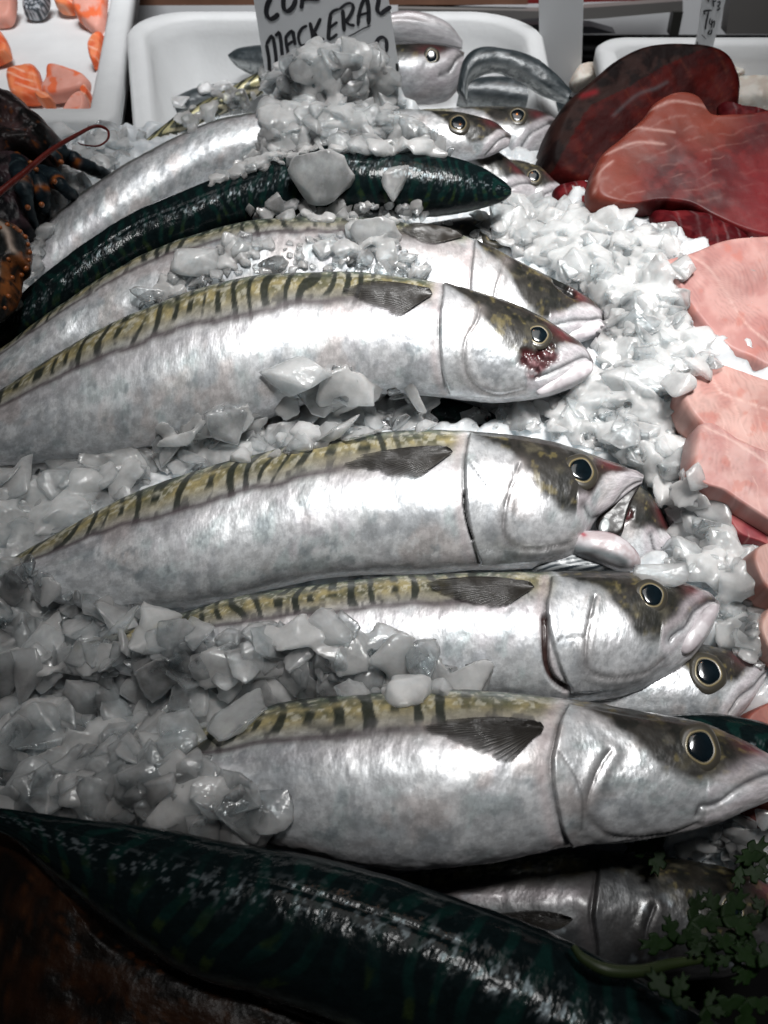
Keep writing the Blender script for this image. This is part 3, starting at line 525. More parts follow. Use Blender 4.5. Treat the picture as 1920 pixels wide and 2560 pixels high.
pillow('mouth_lining', [(1288,1122),(1318,1096),(1352,1058),(1384,1044),(1366,1080),(1352,1120),(1340,1160),(1310,1164),(1292,1150)], .044, 20, .003, lambda p, X: np.tile(c3f(.012, .009, .008), (len(p), 1)), M_JAW, npts=70, parent=Cc.root)
pillow('tongue_bone', [(1296,1128),(1308,1120),(1316,1134),(1312,1150),(1300,1156),(1292,1146)], .050, 20, .002, lambda p, X: np.tile(c3f(.35, .38, .38), (len(p), 1)), M_JAW, npts=50, parent=Cc.root)
# lips of the others
def lip(parent, o, z, tilt, t=.0035, nm='lower_lip'):
    pillow(nm, o, z, tilt, t, lambda p, X: lerpc(c3f(.52, .47, .49), c3f(.66, .62, .64), sm(.4, .6, fbm(X, 250, 3))), M_JAW, npts=80, edge=.8, rough=.0005, rs=120, parent=parent)
def on_fish(f, x, y, up=0.0):
    h = hit(f, (x, y)); return (h[0].z if h[0] else .05)+up
lip(D.root, [(1150,832),(1172,812),(1200,800),(1235,787),(1270,780),(1281,790),(1275,808),(1240,828),(1200,845),(1165,855)], on_fish(D, 1215, 815)-.002, 20)
lip(E.root, [(1202,722),(1225,705),(1260,697),(1292,694),(1307,704),(1303,718),(1275,730),(1240,738),(1212,738)], on_fish(E, 1250, 715)-.002, 22)
lip(B.root, [(1462,1385),(1482,1362),(1502,1335),(1525,1312),(1546,1305),(1548,1325),(1532,1360),(1506,1398),(1480,1415),(1464,1405)], on_fish(B, 1500, 1360)-.002, 14)
# ------------------------------------------------------------------ red and pink fish meat
MG = 'steaks and loins of fish on the right'
def streaks(p, ang, per, seed, warp=18):
    a = math.radians(ang); q = p@np.array([-math.sin(a), math.cos(a)])+warp*(fbm(np.c_[p/60., np.zeros(len(p))], 1, 3, seed)-.5)*2
    ph = q/per; k = np.floor(ph+.5); d = np.abs(ph-k)*per; return np.exp(-(d/1.7)**2)*sm(.35, .55, fbm(np.c_[p/40., np.zeros(len(p))], 1, 3, seed+2))
def dtuna(p, X):
    n = fbm(np.c_[p/22., np.zeros(len(p))], 1, 5, 3); top = seg_dist(p, [(1180,330),(1260,240),(1340,190),(1450,150),(1530,150)])
    skin = (p[:, 1] < np.interp(p[:, 0], [1160, 1250, 1330, 1400, 1470, 1600], [430, 270, 232, 190, 158, 120]))
    c = lerpc(c3f(.030, .003, .003), c3f(.060, .006, .005), sm(.4, .65, n)); c = lerpc(c, c3f(.12, .03, .015), streaks(p, 62, 34, 5)*.35)
    s = sm(.4, .6, n); sk = lerpc(c3f(.008, .004, .004), c3f(.030, .014, .012), s); c[skin] = sk[skin]
    c = lerpc(c, c3f(.30, .015, .02), np.exp(-(seg_dist(p, [(1415, 248), (1440, 242)])/6)**2) if False else np.exp(-(seg_dist(p, [(1172+238, 245), (1180+255, 240)])/5)**2)*0)
    c = lerpc(c, c3f(.18, .012, .016), np.exp(-(seg_dist(p, [(1236, 250), (1262, 242)])/6)**2)); 
    c = lerpc(c, c3f(.10, .13, .14), np.exp(-(seg_dist(p, [(1300, 290), (1345, 250), (1385, 235), (1410, 222)])/4)**2)*.3); return c
tuna_o = [(1150,400),(1165,320),(1200,255),(1255,205),(1310,160),(1370,132),(1440,124),(1510,130),(1552,150),(1572,185),(1580,225),(1560,300),(1470,360),(1380,400),(1290,440),(1200,440)]
tag(pillow('tuna_loin', tuna_o, .050, 42, .028, dtuna, M_DARKM, npts=220, rings=40, edge=.16, rough=.0015, rs=45, seed=4), 'big dark tuna loin with brown skin behind the red slice', 'tuna', MG)
def rtuna(p, X):
    n = fbm(np.c_[p/30., np.zeros(len(p))], 1, 5, 6); c = lerpc(c3f(.055, .004, .005), c3f(.110, .010, .010), sm(.38, .62, n))
    pale = 1-sm(40, 130, seg_dist(p, [(1275, 440), (1290, 350), (1345, 300), (1440, 235), (1500, 262)])); c = lerpc(c, c3f(.20, .045, .028), pale*.8)
    c = lerpc(c, c3f(.30, .15, .13), streaks(p, -16, 26, 8, 24)*.45*(1-sm(1420, 1640, p[:, 0])*.6))
    for L in ([(1395,268),(1440,252),(1490,258),(1540,268)], [(1300,330),(1350,308),(1400,312),(1440,318)], [(1300,362),(1360,338),(1420,342)], [(1275,440),(1285,400),(1310,380)]):
        c = lerpc(c, c3f(.42, .24, .21), np.exp(-(seg_dist(p, L)/2.6)**2)*.85)
    c = lerpc(c, c3f(.22, .015, .02), sm(1500, 1650, p[:, 0])*sm(300, 430, p[:, 1])*.6); return c
tag(pillow('tuna_slice', [(1265,445),(1280,365),(1330,318),(1378,275),(1400,245),(1445,222),(1490,228),(1520,266),(1570,268),(1620,264),(1700,258),(1760,300),(1760,430),(1720,545),(1659,545),(1600,530),(1530,500),(1470,468),(1400,462),(1330,470)], .062, 26, .012, rtuna, M_MEAT, npts=220, rings=44, edge=.09, rough=.0015, rs=28, seed=5, center=(1520, 390)), 'broad raw red tuna slice with pale curved sinews', 'tuna', MG)
def mtuna(p, X): n = fbm(np.c_[p/20., np.zeros(len(p))], 1, 4, 9); return lerpc(c3f(.055, .004, .006), c3f(.11, .011, .013), sm(.4, .6, n))+streaks(p, 80, 26, 3)[:, None]*.05
tag(pillow('tuna_piece', [(1400,470),(1470,465),(1560,500),(1620,540),(1620,600),(1560,590),(1490,575),(1462,530),(1420,505)], .045, 20, .012, mtuna, M_DARKM, edge=.5, rough=.003, seed=6), 'dark maroon tuna offcut under the broad red slice', 'tuna', MG)
tag(pillow('tuna_piece', [(1190,420),(1230,400),(1270,405),(1290,450),(1260,490),(1215,470)], .030, 26, .010, mtuna, M_DARKM, edge=.5, rough=.003, seed=7), 'small maroon tuna corner between the little heads and the red slice', 'tuna', MG)
tag(pillow('tuna_piece', [(1550,230),(1590,238),(1640,250),(1700,270),(1620,290),(1560,275)], .080, 30, .008, mtuna, M_DARKM, edge=.5, rough=.002, seed=8), 'thin maroon tuna edge showing past the end of the dark loin', 'tuna', MG)
def pink(a, b, lines=(), seed=1, per=None, ang=0):
    def f(p, X):
        n = fbm(np.c_[p/38., np.zeros(len(p))], 1, 5, seed); c = lerpc(c3f(*a), c3f(*b), sm(.36, .64, n)); c = lerpc(c, c3f(.50, .17, .13), sm(.60, .72, fbm(np.c_[p/25., np.zeros(len(p))], 1, 4, seed+5))*.5)
        c = c*(1-.16*streaks(p, ang if per else 60, 9, seed+3, 30))[:, None]*.86
        if per: c = lerpc(c, c3f(.62, .40, .35), streaks(p, ang, per, seed)*.35)
        for L in lines: c = lerpc(c, c3f(.62, .44, .39), np.exp(-((seg_dist(p, L)+9*(fbm(np.c_[p/9., np.zeros(len(p))], 1, 3, seed)-.5))/2.6)**2)*.5)
        return c
    return f
tag(pillow('fish_steak', [(1425,640),(1400,600),(1470,575),(1540,548),(1610,540),(1700,545),(1780,620),(1780,800),(1740,880),(1659,850),(1600,820),(1540,790),(1480,720)], .050, 16, .014, pink((.44,.21,.19), (.55,.31,.28), [[(1465,590),(1510,620),(1545,665),(1575,720),(1610,760),(1659,800)]], 2), M_MEAT, npts=200, rings=36, edge=.12, rough=.0013, rs=25, center=(1600, 690), seed=9), 'rounded pale pink swordfish steak with a white sinew, on the white ice', 'steak', MG)
ST = [([(1448,880),(1490,800),(1540,812),(1620,840),(1720,880),(1740,960),(1720,1040),(1640,1020),(1560,985),(1500,960)], .050, 'pink fish steak with a square edge below the rounded one', (.47,.23,.20), (.56,.34,.30), 11, [[(1495,805),(1530,870),(1560,890),(1659,925)]]),
      ([(1478,960),(1510,935),(1580,980),(1660,1010),(1740,1040),(1740,1200),(1680,1180),(1600,1130),(1540,1090),(1476,1060)], .044, 'striped pink fish steak under the square edged one', (.46,.23,.21), (.56,.34,.31), 12, [[(1490,960),(1482,1010),(1486,1060)], [(1500,955),(1560,985),(1640,1040)]]),
      ([(1600,1215),(1640,1190),(1740,1180),(1760,1300),(1700,1340),(1640,1310),(1610,1270)], .046, 'salmon pink fish steak corner lower down by the frame edge', (.48,.24,.20), (.56,.33,.29), 13, []),
      ([(1612,1370),(1650,1320),(1730,1320),(1760,1420),(1700,1440),(1640,1430)], .036, 'lowest pale fish steak, above the ringed eye head', (.58,.34,.28), (.64,.42,.36), 14, []),
      ([(1440,890),(1470,900),(1480,960),(1476,1000),(1440,960)], .034, 'thin pink flap of steak against the white ice', (.55,.25,.22), (.6,.32,.28), 15, []),
      ([(1580,1570),(1630,1530),(1720,1510),(1760,1580),(1700,1640),(1620,1620)], .020, 'red pink steak scrap behind the front fish head', (.40,.12,.09), (.5,.2,.15), 16, []),
      ([(1540,1090),(1620,1130),(1700,1170),(1700,1230),(1620,1200),(1560,1170)], .030, 'deep red wedge of meat under the striped steak', (.25,.03,.04), (.34,.08,.08), 17, []),
      ([(1560,1760),(1640,1725),(1720,1700),(1760,1770),(1690,1800),(1600,1790)], .020, 'dark red meat edge under the jaw of the front fish', (.14,.02,.02), (.2,.05,.04), 18, [])]
for o, z, lb, a, b, sd, ln in ST:
    tag(pillow('fish_steak', o, z, 14, .012, pink(a, b, ln, sd, 42, 78), M_MEAT, npts=150, rings=30, edge=.12, rough=.0014, rs=35, seed=sd), lb, 'steak', MG)
# ------------------------------------------------------------------ ice bed
mc = onz(722, 262, .05); MC = np.array([mc[0], .545])
def bedz(x, y):
    z = .032+.005*(fbm(np.stack([x, y, 0*x], -1), 22, 3, 2)-.5)*2
    z = z-.055*sm(.115, .03, y)*1.0 if False else z-.055*(1-sm(.03, .115, y))
    z = z+.006*sm(.05, .12, x)*sm(.12, .3, y)
    rx = (x-MC[0]-.004)/.064; ry = (y-MC[1])/.048; d = np.sqrt(rx*rx+ry*ry)+.25*(fbm(np.stack([x, y, 0*x], -1), 40, 3, 5)-.5)
    z = z+.064*(1-sm(.30, 1.15, d))**.8
    z = z+.022*np.exp(-(((x-.16)/.07)**2+((y-.36)/.09)**2))+.012*np.exp(-(((x+.20)/.08)**2+((y-.50)/.08)**2))
    z = z-.06*sm(.585, .62, y)
    return z
gx = np.linspace(-.36, .42, 560); gy = np.linspace(.078, .64, 410); GX, GY = np.meshgrid(gx, gy, indexing='ij')
GZ = bedz(GX, GY)
XY = np.stack([GX, GY], -1)
for q in FISH:
    for k in range(0, len(q.M), max(1, len(q.M)//45)):
        rr_ = q.Th[k]*1.25+.002; ix = np.abs(gx-q.M[k, 0]) < rr_; iy = np.abs(gy-q.M[k, 1]) < q.hh[k]*1.1
        if ix.any() and iy.any():
            sub = np.ix_(ix, iy); lim = q.M[k, 2]-.45*q.Th[k]+.25*(gy[iy]-q.M[k, 1])[None]; GZ[sub] = np.minimum(GZ[sub], lim)
GZ = GZ+.010*(np.abs(fbm(np.stack([GX, GY, 0*GX], -1), 70, 2, 8)-.5)*2)**.7-.004+.003*(fbm(np.stack([GX, GY, 0*GX], -1), 210, 3, 18)-.5)*2
V = np.stack([GX, GY, GZ], -1).reshape(-1, 3); m = len(gy); i = np.arange(len(gx)-1)[:, None]*m; j = np.arange(m-1)[None]
F = np.stack([i+j, i+m+j, i+m+j+1, i+j+1], -1).reshape(-1, 4)
bed = tag(mesh('ice_bed', V, F, M_BED), kind='stuff', label='packed crushed ice under the fish', cat='ice')
BED = BVHTree.FromPolygons([Vector(v) for v in V], F.tolist())
tag(mesh('counter', [(-2, -.3, -.07), (2, -.3, -.07), (2, 1.4, -.07), (-2, 1.4, -.07)], [(0, 1, 2, 3)], M_FLOOR, smooth=False), kind='structure')
# ------------------------------------------------------------------ ice pieces
def chunk_variants(k, flat=.6, sub=2, sharp=.4):
    out = []
    for s in range(k):
        bm = bmesh.new(); r = random.Random(100+s+k*31)
        for _ in range(11):
            v = Vector((r.gauss(0, 1), r.gauss(0, 1), r.gauss(0, 1))).normalized()*r.uniform(.75, 1.05)
            bm.verts.new((v.x, v.y*r.uniform(.75, 1), v.z*flat))
        h = bmesh.ops.convex_hull(bm, input=bm.verts); bmesh.ops.delete(bm, geom=[g for g in h['geom_interior'] if isinstance(g, bmesh.types.BMVert)], context='VERTS')
        bmesh.ops.triangulate(bm, faces=bm.faces)
        for q in range(sub):
            bmesh.ops.subdivide_edges(bm, edges=bm.edges, cuts=1, use_grid_fill=True); bmesh.ops.smooth_vert(bm, verts=bm.verts, factor=sharp, use_axis_x=True, use_axis_y=True, use_axis_z=True)
        bmesh.ops.triangulate(bm, faces=bm.faces)
        bm.verts.index_update(); V = np.array([v.co[:] for v in bm.verts]); F = np.array([[v.index for v in f.verts] for f in bm.faces]); bm.free()
        V += (fbm(V+s, 2.2, 2, s)[:, None]-.5)*V*.28+(fbm(V+s+9, 7, 2, s)[:, None]-.5)*V*.06
        out.append((V, F))
    return out
CH = chunk_variants(22, .50, 3, .12); CHS = chunk_variants(14, .27, 3, .10)
def cast(p):
    r = ray(np.array(p, float)); r = Vector(r/np.linalg.norm(r)); best = None
    for key, bv in SOLID:
        h = bv.ray_cast(Vector(CAM), r)
        if h[0] is not None and (best is None or h[3] < best[1][3]): best = (key, h)
    return best
SOLID = [('bed', BED)]+[(('hero' if q in (A, B, Cc, D, E, G, Kk, J) else 'fish'), q.bvh) for q in FISH]+[('meat', b) for b in BLOBS.values()]
def inpoly(p, poly):
    x, y = p; c = False; n = len(poly); j = n-1
    for i in range(n):
        if ((poly[i][1] > y) != (poly[j][1] > y)) and x < (poly[j][0]-poly[i][0])*(y-poly[i][1])/(poly[j][1]-poly[i][1])+poly[i][0]: c = not c
        j = i
    return c
PLACED = []
def put(acc, p, spx, var=None, lift=.08, sq=(1, 1, 1), rot=None):
    b = cast(p)
    if b is None: return False
    hp, hn = b[1][0], b[1][1]; dep = (hp-Vector(CAM)).dot(Vector(FW)); R = spx*K/FPX*dep/2
    if hn.dot(Vector(CAM)-hp) < 0: hn = -hn
    up = (hn*.6+Vector((0, 0, 1))*.4).normalized(); near = 0
    for q, qr in PLACED:
        if (q-hp).length_squared < (qr*.7+R*.5)**2: near += 1
    c = hp+up*(R*lift+min(near, 3)*R*.07)
    V, F = var if var else random.choice(CH)
    e = rot if rot else Matrix.Rotation(random.uniform(0, 6.28), 3, up) @ up.to_track_quat('Z', 'Y').to_matrix() @ Matrix.Rotation(random.gauss(0, .26), 3, 'X') @ Matrix.Rotation(random.gauss(0, .26), 3, 'Y')
    V = (V*np.array(sq)*R) @ np.array(e).T+np.array(c)
    acc[0].append(V); acc[1].append(F+acc[2]); acc[2] += len(V); PLACED.append((c, R)); return True
ZONES = [
 ('mound', [(572,325),(570,180),(585,140),(640,110),(690,92),(750,88),(800,110),(850,150),(868,230),(862,270),(930,285),(975,330),(880,335),(700,328)], 520, (24,80), .40, True),
 ('foot', [(370,255),(480,200),(575,180),(590,245),(480,252),(405,285)], 22, (24,60), .4, True),
 ('strip', [(440,405),(520,355),(575,300),(600,318),(690,308),(650,340),(545,375)], 110, (18,52), .4, True),
 ('overg', [(520,450),(620,440),(800,440),(860,445),(900,440),(930,465),(880,485),(700,478),(560,475)], 80, (20,50), .5, True),
 ('overe', [(372,580),(440,545),(520,505),(590,530),(740,505),(755,465),(860,470),(875,540),(940,590),(880,600),(700,585),(560,595),(430,612),(400,640),(300,668),(330,635)], 190, (20,62), .5, True),
 ('field', [(940,462),(1100,440),(1200,460),(1260,470),(1350,480),(1440,520),(1490,590),(1440,600),(1480,700),(1540,790),(1480,830),(1450,900),(1470,1000),(1500,1080),(1560,1150),(1600,1200),(1640,1320),(1640,1440),(1560,1400),(1540,1290),(1470,1240),(1400,1230),(1480,1180),(1400,1060),(1300,990),(1180,950),(1020,930),(1010,880),(1100,880),(1240,850),(1290,800),(1310,720),(1290,640),(1200,590),(1100,545),(1000,500)], 1500, (24,100), .40, False),
 ('mid', [(330,975),(350,935),(460,905),(560,895),(700,845),(760,820),(880,850),(930,880),(930,930),(760,945),(600,985),(450,1010),(350,1000)], 260, (34,120), .5, True),
 ('midtop', [(560,900),(700,850),(760,830),(860,845),(900,890),(820,910),(700,920)], 30, (40,80), .5, True),
 ('left', [(-20,1010),(100,1000),(290,975),(330,1000),(280,1065),(150,1120),(60,1190),(-20,1225)], 150, (36,150), .5, True),
 ('low', [(-20,1300),(100,1305),(240,1322),(400,1322),(300,1362),(190,1392),(480,1372),(560,1372),(700,1362),(860,1380),(880,1410),(1040,1472),(1000,1500),(800,1500),(560,1512),(520,1560),(400,1600),(420,1680),(520,1700),(600,1780),(540,1825),(440,1800),(200,1760),(-20,1742)], 900, (30,140), .65, True),
 ('lowleft', [(-20,1280),(60,1290),(120,1330),(100,1500),(200,1600),(150,1750),(-20,1740)], 160, (40,140), .65, True),
 ('tail', [(-20,1235),(60,1225),(130,1275),(230,1300),(340,1310),(330,1340),(-20,1330)], 90, (26,90), .7, True),
 ('back', [(130,290),(240,272),(330,300),(240,360),(150,430),(190,400),(110,480),(60,620),(20,680),(40,560)], 130, (28,76), .4, True),
 ('clawside', [(20,600),(60,560),(70,600),(30,690)], 14, (26,50), 0, True),
 ('dim', [(1390,1812),(1480,1800),(1560,1780),(1680,1760),(1680,1850),(1560,1870),(1420,1835)], 60, (30,80), .5, False),
 ('boxbits', [(350,215),(420,180),(470,170),(560,160),(560,185),(450,225),(380,240)], 9, (24,50), 0, True),
]
accs = {0: [[], [], 0], 1: [[], [], 0]}; accm = [[], [], 0]
for nm, poly, n, (s0, s1), clear, onf in ZONES:
    xs = [p[0] for p in poly]; ys = [p[1] for p in poly]; k = 0; tries = 0; PLACED = []
    while k < n and tries < n*12:
        tries += 1; p = (random.uniform(min(xs), max(xs)), random.uniform(min(ys), max(ys)))
        if not inpoly(p, poly): continue
        s = (s0+(s1-s0)*random.random()**2.0)*1.2
        if not onf:
            bad = False
            for dx, dy in ((0, 0), (.3, 0), (-.3, 0), (0, .3), (0, -.3)):
                b = cast((p[0]+dx*s, p[1]+dy*s))
                if b is None or b[0] == 'hero': bad = True; break
            if bad: continue
        acc = accs[1] if random.random() < clear else (accm if nm == 'mound' else accs[0])
        if put(acc, p, s, random.choice(CHS) if random.random() < (.7 if nm in ('low', 'lowleft', 'left', 'mid', 'midtop', 'dim') else .3) else None): k += 1
for key, (a, m_, lb) in {'crushed_ice': (accs[0], M_ICE, 'loose white crushed ice between and over the fish'), 'melting_ice': (accs[1], M_ICEC, 'clear wet pieces of melting ice'),
                        'ice_heap': (accm, M_ICE, 'tall heap of crushed ice against the price card')}.items():
    o = tag(mesh(key, np.vstack(a[0]), np.vstack(a[1]), m_), lb, 'ice', kind='stuff'); print(key, a[2])
    if key == 'melting_ice': continue
    rm = o.modifiers.new('fuse', 'REMESH'); rm.mode = 'VOXEL'; rm.voxel_size = .0009 if key == 'crushed_ice' else .0009; rm.use_smooth_shade = True
    o.modifiers.new('melt', 'SMOOTH').iterations = 6 if key == 'crushed_ice' else 6
LUMPS = [((700,392),(150,125),0,'pyramid shaped ice lump standing on the dark green fish',1.0), ((862,398),(78,90),1,'rounded ice lump right of the pyramid on the dark green fish',.8),
 ((635,818),(165,92),0,'flat white ice plate on the belly of the bloody cheeked mackerel',.35), ((741,818),(58,52),1,'small clear ice knob beside the flat white plate',.7),
 ((188,1028),(172,120),0,'big grey ice block between two fish at the left',.55), ((42,1125),(125,140),0,'broad ice block cut off by the left edge',.5),
 ((425,570),(110,84),0,'smooth ice lump over the back of the bitten fish, leftmost',.7), ((498,537),(56,56),0,'round ice pebble on top of the leftmost smooth lump',.8),
 ((596,577),(66,48),1,'grey translucent ice pebble touching the olive barred back',.8), ((1033,872),(52,44),0,'little ice piece under the chin of the bloody cheeked mackerel',.6),
 ((1375,838),(190,110),0,'largest flat ice slab in the white ice before the square steak',.4), ((1500,1035),(60,70),0,'ice flake leaning on the striped pink steak',.4),
 ((1565,1118),(104,110),0,'tall ice lump in front of the striped pink steak',.6), ((1440,1120),(120,100),0,'ice lump beside the small grey lipped head',.6),
 ((1420,1250),(130,70),0,'low ice lump beyond the closed mouthed head',.5), ((1225,605),(66,90),1,'grey triangular ice shard behind the bitten forehead',.6),
 ((815,520),(120,100),0,'white ice lump in the middle of the bitten fish back',.6), ((345,645),(120,44),1,'long thin ice sliver on the bitten fish flank',.4),
 ((1470,590),(60,70),0,'upright ice lump at the tip of the rounded steak',.6), ((560,1300+120),(150,120),0,'broad wet ice lump on the flank of the closed mouthed fish',.35),
 ((700,900),(110,90),1,'clear ice block under the flat white plate',.6), ((380,950),(90,110),1,'cracked clear ice block left of the clear one',.6),
 ((585,1740),(110,120),1,'thin clear ice slice melting on the front fish flank',.25)]
PLACED = []
for q, ((x, y), (sx, sy), clr, lb, tk) in enumerate(LUMPS):
    acc = [[], [], 0]; asp = sy/sx; b = cast((x, y)); hp = b[1][0]
    vw = (Vector(CAM)-hp).normalized(); zz = (vw*.7+Vector((0, 0, 1))*.3).normalized(); xx = Vector((1, 0, 0)); xx = (xx-zz*xx.dot(zz)).normalized(); yy = zz.cross(xx)
    R3 = Matrix((xx, yy, zz)).transposed() @ Matrix.Rotation(random.uniform(-.25, .25), 3, 'Z')
    va = (CHS if q % 2 else CHS)[q % 8]; Vv = va[0]/np.abs(va[0]).max(0)
    put(acc, (x, y), sx, (Vv, va[1]), .16+.2*tk, (1, asp, .5*tk*max(asp, .6)+.12), R3)
    o = mesh('ice_lump', acc[0][0], acc[1][0], M_ICEC if clr else M_ICEM); tag(o, lb, 'ice lump', 'large lumps of ice')
# ------------------------------------------------------------------ polystyrene boxes
def loftbox(name, outer, z0, z1, wall, mat, parent=None, lipw=.006, rad=.03, slope=.012, sink=None):
    """open box with rounded corners from a rectangle (x0,y0,x1,y1)"""
    x0, y0, x1, y1 = outer
    def ring(ins, r):
        pts = []; r = max(r, .002); a0, b0, a1, b1 = x0+ins, y0+ins, x1-ins, y1-ins
        for cx, cy, s in ((a1-r, b1-r, 0), (a0+r, b1-r, 90), (a0+r, b0+r, 180), (a1-r, b0+r, 270)):
            for k in range(10): t = math.radians(s+k*10); pts.append((cx+r*math.cos(t), cy+r*math.sin(t)))
        return pts
    rows = [(slope+.004, z0-.01), (slope, z0), (.004, z1-.018), (0, z1-.014), (0, z1-.003), (.003, z1), (wall-.003, z1), (wall, z1-.003), (wall+.002, z1-.012), (wall+slope, z0+.010), (wall+slope+.01, z0+.003), (wall+slope+.05, z0+.002)]
    V = []; 
    for ins, z in rows: V += [(x, y, z) for x, y in ring(ins, rad-ins*.5)]
    V = [(x-.15*(y-.60), y, z) for x, y, z in V]
    V = [(x, y, z if not sink else -.03+(z+.03)*float(sm(sink-.07, sink+.03, y))) for x, y, z in V]
    n = 40; F = [(k*n+i, k*n+(i+1) % n, (k+1)*n+(i+1) % n, (k+1)*n+i) for k in range(len(rows)-1) for i in range(n)]
    F3 = []
    for f in F: F3 += [(f[0], f[1], f[2]), (f[0], f[2], f[3])]
    c = len(V); V.append(((x0+x1)/2, (y0+y1)/2, z0+.002)); k = (len(rows)-1)*n
    F3 += [(k+i, k+(i+1) % n, c) for i in range(n)]
    o = mesh(name, V, F3, mat, parent); return o
rim = .058
yb = onz(700, 22, rim)[1]; XX = lambda p: p[0]+.15*(p[1]-.60)
xl = XX(onz(258, 160, rim)); xr = XX(onz(1165, 60, rim))
tag(loftbox('fish_box', (xl, .50, xr, yb), -.004, rim, .016, M_FOAM, rad=.05, slope=.016, sink=.60), 'white polystyrene box of small fish behind the price card', 'fish box', 'white polystyrene fish boxes')
yb2 = onz(1450, 78, .052)[1]; xl2 = max(xr+.004, XX(onz(1262, 80, .05))); 
tag(loftbox('fish_box', (xl2, .55, xl2+.42, yb2), .0, .052, .014, M_FOAM, rad=.03, slope=.012, sink=.62), 'cream white polystyrene box holding squid behind the tuna', 'fish box', 'white polystyrene fish boxes')
xr3 = xl-.004
tag(loftbox('fish_box', (xr3-.40, onz(100, 258, .045)[1], xr3, 1.05), .0, .045, .020, M_FOAM, rad=.012, slope=.010), 'white tray of orange salmon cubes at the top left', 'fish box', 'white polystyrene fish boxes')
def boxm(name, x0, y0, z0, x1, y1, z1, mat, parent=None, bev=.002):
    bm = bmesh.new(); bmesh.ops.create_cube(bm, size=1)
    for v in bm.verts: v.co = Vector(((x0+x1)/2+v.co.x*(x1-x0), (y0+y1)/2+v.co.y*(y1-y0), (z0+z1)/2+v.co.z*(z1-z0)))
    bmesh.ops.bevel(bm, geom=bm.edges, offset=bev, segments=2, affect='EDGES')
    me = bpy.data.meshes.new(name); bm.to_mesh(me); bm.free(); me.materials.append(mat); o = bpy.data.objects.new(name, me); COL.objects.link(o)
    if parent: adopt(o, parent)
    return o
# salmon cubes
def salm(p, X):
    n = fbm(np.c_[p/16., np.zeros(len(p))], 1, 4, 3); c = lerpc(c3f(.72, .12, .035), c3f(.80, .24, .10), sm(.35, .65, n))
    c = lerpc(c, c3f(.85, .52, .38), streaks(p, 12+40*vn(np.array([[p.mean()*.01, 0, 0]]))[0], 15, int(p.mean()) % 50, 8)*.8); return c
def salp(p, X):
    n = fbm(np.c_[p/16., np.zeros(len(p))], 1, 4, 7); return lerpc(c3f(.70, .33, .26), c3f(.76, .16, .06), sm(.48, .62, n))
def skinf(p, X): return lerpc(c3f(.05, .06, .07), c3f(.5, .52, .55), sm(.50, .62, fbm(np.c_[p/3., np.zeros(len(p))], 1, 3, 7)))
SC = [([(20,162),(55,150),(82,152),(96,190),(100,218),(62,228),(28,215)], salm, 'striped orange salmon cube, left one of the lower pair in the tray'),
 ([(92,205),(104,180),(108,150),(130,148),(190,172),(194,202),(160,215),(110,222)], salp, 'pale orange salmon cube with a torn tip beside the striped one'),
 ([(140,255),(160,222),(182,208),(192,230),(185,262),(150,262)], salp, 'salmon cube in the near corner of the tray by the lobster'),
 ([(82,215),(110,215),(120,228),(100,232)], salm, 'thin orange salmon scrap between the lower cubes'),
 ([(-20,70),(10,80),(26,118),(18,130),(-20,140)], salm, 'orange salmon cube cut off by the left frame edge'),
 ([(-20,-30),(30,-20),(36,20),(28,52),(0,60),(-30,55)], salp, 'pale salmon cube in the top left corner'),
 ([(52,18),(60,-20),(100,-25),(108,10),(92,40),(60,40)], skinf, 'cube of silver salmon skin at the top of the tray'),
 ([(118,-20),(165,-25),(170,15),(160,30),(128,22)], salm, 'bright orange salmon cube beside the silver skin'),
 ([(160,12),(180,-20),(230,-25),(228,60),(215,82),(185,58),(168,40)], salp, 'big pale orange salmon cube at the tray rim'),
 ([(196,118),(204,90),(226,80),(222,130),(206,150)], salm, 'salmon cube leaning on the tray rim, below the big one'),
 ([(180,205),(192,196),(198,214),(188,228)], salm, 'tiny salmon cube end at the tray rim'),
 ([(-20,200),(4,205),(10,225),(5,245),(-20,250)], salp, 'pink salmon cube just above the lobster shell'),
 ([(95,262),(140,252),(165,260),(150,266),(110,270)], salp, 'flat dark pink salmon scrap at the front of the tray')]
for q, (o, cf, lb) in enumerate(SC):
    tag(pillow('salmon_cube', o, .014, 30, .010, cf, M_MEAT, npts=70, rings=16, edge=.3, rough=.0015, rs=60, seed=q), lb, 'salmon', 'salmon cubes in the white tray')
# squid in the right box
def sq(p, X): return lerpc(c3f(.62, .54, .46), c3f(.72, .67, .60), sm(.4, .6, fbm(np.c_[p/14., np.zeros(len(p))], 1, 4, 3)))
for o, lb in (([(1500,150),(1560,128),(1640,120),(1720,125),(1720,175),(1620,180),(1540,172)], 'upper pale squid in the cream box'), ([(1560,185),(1610,172),(1730,178),(1740,240),(1640,244),(1570,238)], 'lower cream coloured squid beside the tuna'),
              ([(1545,165),(1575,160),(1600,170),(1590,182),(1555,180)], 'small curled squid end on the lower squid'), ([(1228,180),(1250,150),(1300,150),(1290,180),(1240,200)], 'bit of pale squid left of the tuna')):
    tag(pillow('squid', o, .025, 35, .012, sq, M_MEAT, npts=100, edge=.5, rough=.004, rs=50, seed=len(lb)), lb, 'squid', 'squid in the cream box')
